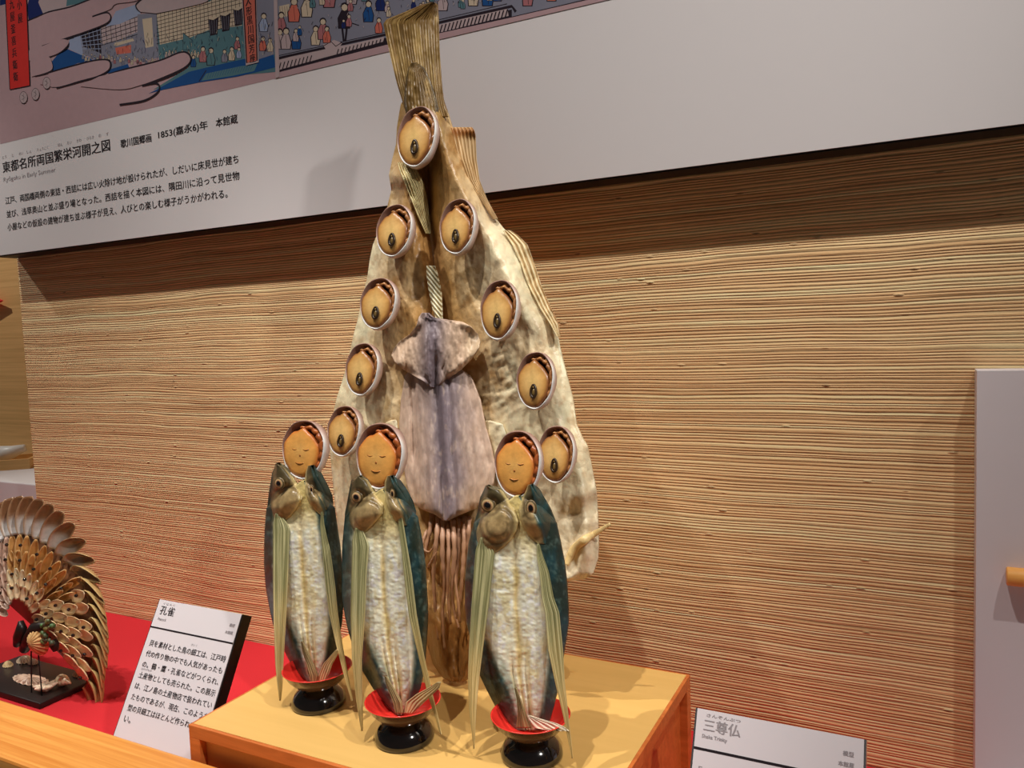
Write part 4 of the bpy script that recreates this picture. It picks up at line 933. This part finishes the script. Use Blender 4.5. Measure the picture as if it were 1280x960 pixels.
# scallop body: ribbed fan of a shell
def scallop(name, ctr, rx, rz, c1, c2, nrib=9, dome=0.012, a0=0.0, flat_=False):
    n = 73; rings = []; cs = []; t = np.linspace(0, 2 * np.pi, n - 1, endpoint=False)
    for s_ in (1.0, .97, .8, .6, .4, .2, .04):
        rip = 1 + 0.03 * np.sin(t * nrib * 2); h = dome * (1 - s_ ** 2) + 0.0012 * s_ * np.sin(t * nrib * 2)
        x_ = rx * s_ * rip * np.sin(t); z_ = rz * s_ * rip * np.cos(t)
        if flat_: rings.append(np.stack([ctr[0] + x_, ctr[1] + z_, ctr[2] + h], 1))
        else: rings.append(np.stack([ctr[0] + x_ * math.cos(a0) + z_ * math.sin(a0), ctr[1] - h, ctr[2] + z_ * math.cos(a0) - x_ * math.sin(a0)], 1))
        cs.append(mixc(c1, c2, sstep(-.3, .5, np.sin(t * nrib * 2) + .6 * np.sin(s_ * 22))))
    V, Fc = ring_mesh(rings, n - 1); Fc.append(list(range(n - 2, -1, -1)))
    return mesh_obj(name, V, Fc, M_shell, pk, alb(np.concatenate(cs + [cs[-1][:1]])))
scallop('body_shell', K(49, 800), 0.027, 0.026, (150, 110, 66), (206, 172, 120), 8, 0.016, -0.5)
q = MB(); q.tube([K(21, 806, .004), K(24, 796, .006), K(27, 785, .006), K(26, 776, .004)], [.006, .0095, .0085, .004], 12, alb((20, 16, 16), 1.0)); q.tube([K(30, 812), K(36, 800), K(44, 786), K(60, 781)], [.008, .011, .011, .006], 12, alb((24, 18, 16), 1.0)); build_part(q, 'neck', M_darkwood)
q = MB()
for i in range(16): q.blob(K(56 + rk.uniform(-4, 10), 776 + rk.uniform(0, 28), .006), rk.uniform(.003, .0055), 5, alb((rk.randint(60, 96), rk.randint(66, 92), 50)), 0, .3, i)
build_part(q, 'green_back_tuft', M_bigfish)
q = MB(); q.tube([K(66, 800), K(68, 806), K(70, 814)], [.006, .008, .004], 10, alb((22, 18, 16), 1.0)); build_part(q, 'tail_root', M_darkwood)
for xa, ya, xb, yb in ((39, 814, 39, 842), (48, 818, 52, 845)):
    q = MB(); a_ = K(xa, ya); b_ = K(xb, yb); b_ = np.array([b_[0], a_[1] - .002, 0.011]); q.tube([a_, (a_ + b_) / 2, b_], 0.0011, 8); build_part(q, 'leg', M_black)
# shells lying on the base
def G(x, y, h=0.012): return at_z(np.array(float(x)), np.array(float(y)), h)
scallop('base_scallop', G(38, 850), 0.044, 0.016, (150, 116, 98), (212, 182, 160), 9, 0.006, 0, True)
scallop('base_disc_shell', G(101, 843), 0.016, 0.012, (116, 84, 56), (150, 116, 82), 7, 0.008, 0, True)
for x, y, rx, rz, c in ((31, 826, .016, .010, (206, 186, 160)), (10, 832, .010, .009, (200, 178, 132)), (42, 829, .010, .008, (190, 168, 148))): scallop('base_cockle', G(x, y), rx, rx * .8, np.array(c) * .85, c, 8, rz, 0, True)
P = G(80, 852, 0.02); q = MB(); s_ = np.linspace(0, 1, 22)
q.tube(np.stack([P[0] - .017 + .036 * s_, np.full(22, P[1]), P[2] + .002 * np.sin(s_ * 3)], 1), np.interp(s_, [0, .15, .45, 1], [.003, .0095, .0085, .0012]) * (1 + .10 * np.sin(s_ * 34)), 14, alb((216, 192, 160))); build_part(q, 'base_conch', M_shell)
P = G(57, 860, 0.016); q = MB(); q.blob(P, (.009, .008, .006), 8, alb((206, 172, 150)), 0, .15, 3)
for i in range(8):
    a_ = i * .8; d = np.array((math.cos(a_), math.sin(a_), .35)); q.tube([P, P + d * .011, P + d * .019], [.006, .0042, .0012], 8, alb((214, 186, 162)))
build_part(q, 'base_murex', M_shell)

# ------------------------------------------------------------------ things on the niche shelf
SZ = 0.262
TX, TY = -2.287, 0.165
tr = thing('wooden_tray', (TX, TY, SZ), 'pale wooden tray on the white shelf at the left edge, holding a pinkish white ornament', 'tray')
def tray_part(name, a_, b_):
    q = MB(); q.box((TX + a_[0], TY + a_[1], SZ + a_[2]), (TX + b_[0], TY + b_[1], SZ + b_[2]), .001); q.build(name, M_niche, tr, False)
tray_part('bottom', (-.12, -.07, 0), (.12, .07, .006))
tray_part('side', (-.12, -.07, .006), (.12, -.062, .032)); tray_part('side', (-.12, .062, .006), (.12, .07, .032))
tray_part('side', (.112, -.062, .006), (.12, .062, .032)); tray_part('side', (-.12, -.062, .006), (-.112, .062, .032))
tr.rotation_euler = (0, 0, math.radians(42)); tr.scale = (.88, .88, .88)
zz = SZ + .0065
o = thing('shell_figurine', (TX, TY, zz), 'pinkish white lumpy ornament lying in the wooden tray at the left edge', 'ornament')
q = MB(); q.blob((TX - .02, TY - .01, zz + .034), (.045, .04, .034), 12, None, 0, .06, 1); q.blob((TX - .03, TY - .02, zz + .070), (.024, .022, .026), 10, None, 0, .06, 2)
q.tube([(TX, TY, zz + .03), (TX + .035, TY + .03, zz + .036), (TX + .062, TY + .05, zz + .046)], [.026, .018, .010], 12); q.build('body', M_porc, o)
for x_ in (-.045, -.018):
    q = MB(); q.blob((TX + x_, TY - .02, zz + .094), (.009, .007, .011), 7); q.build('ear', M_porc, o)
P = at(np.array(0.0), np.array(376.0), (0.28, 0, 0))
q = MB(); q.add([P + np.array(v) for v in ((-.10, -.004, .035), (-.10, -.004, -.035), (.012, -.004, 0), (-.10, .004, .035), (-.10, .004, -.035), (.012, .004, 0))], [[0, 1, 2], [3, 5, 4], [0, 3, 4, 1], [1, 4, 5, 2], [2, 5, 3, 0]])
o = q.build('paper_pennant', M_flag, None, False); o['label'] = 'tip of a red pennant at the left edge'; o['category'] = 'pennant'
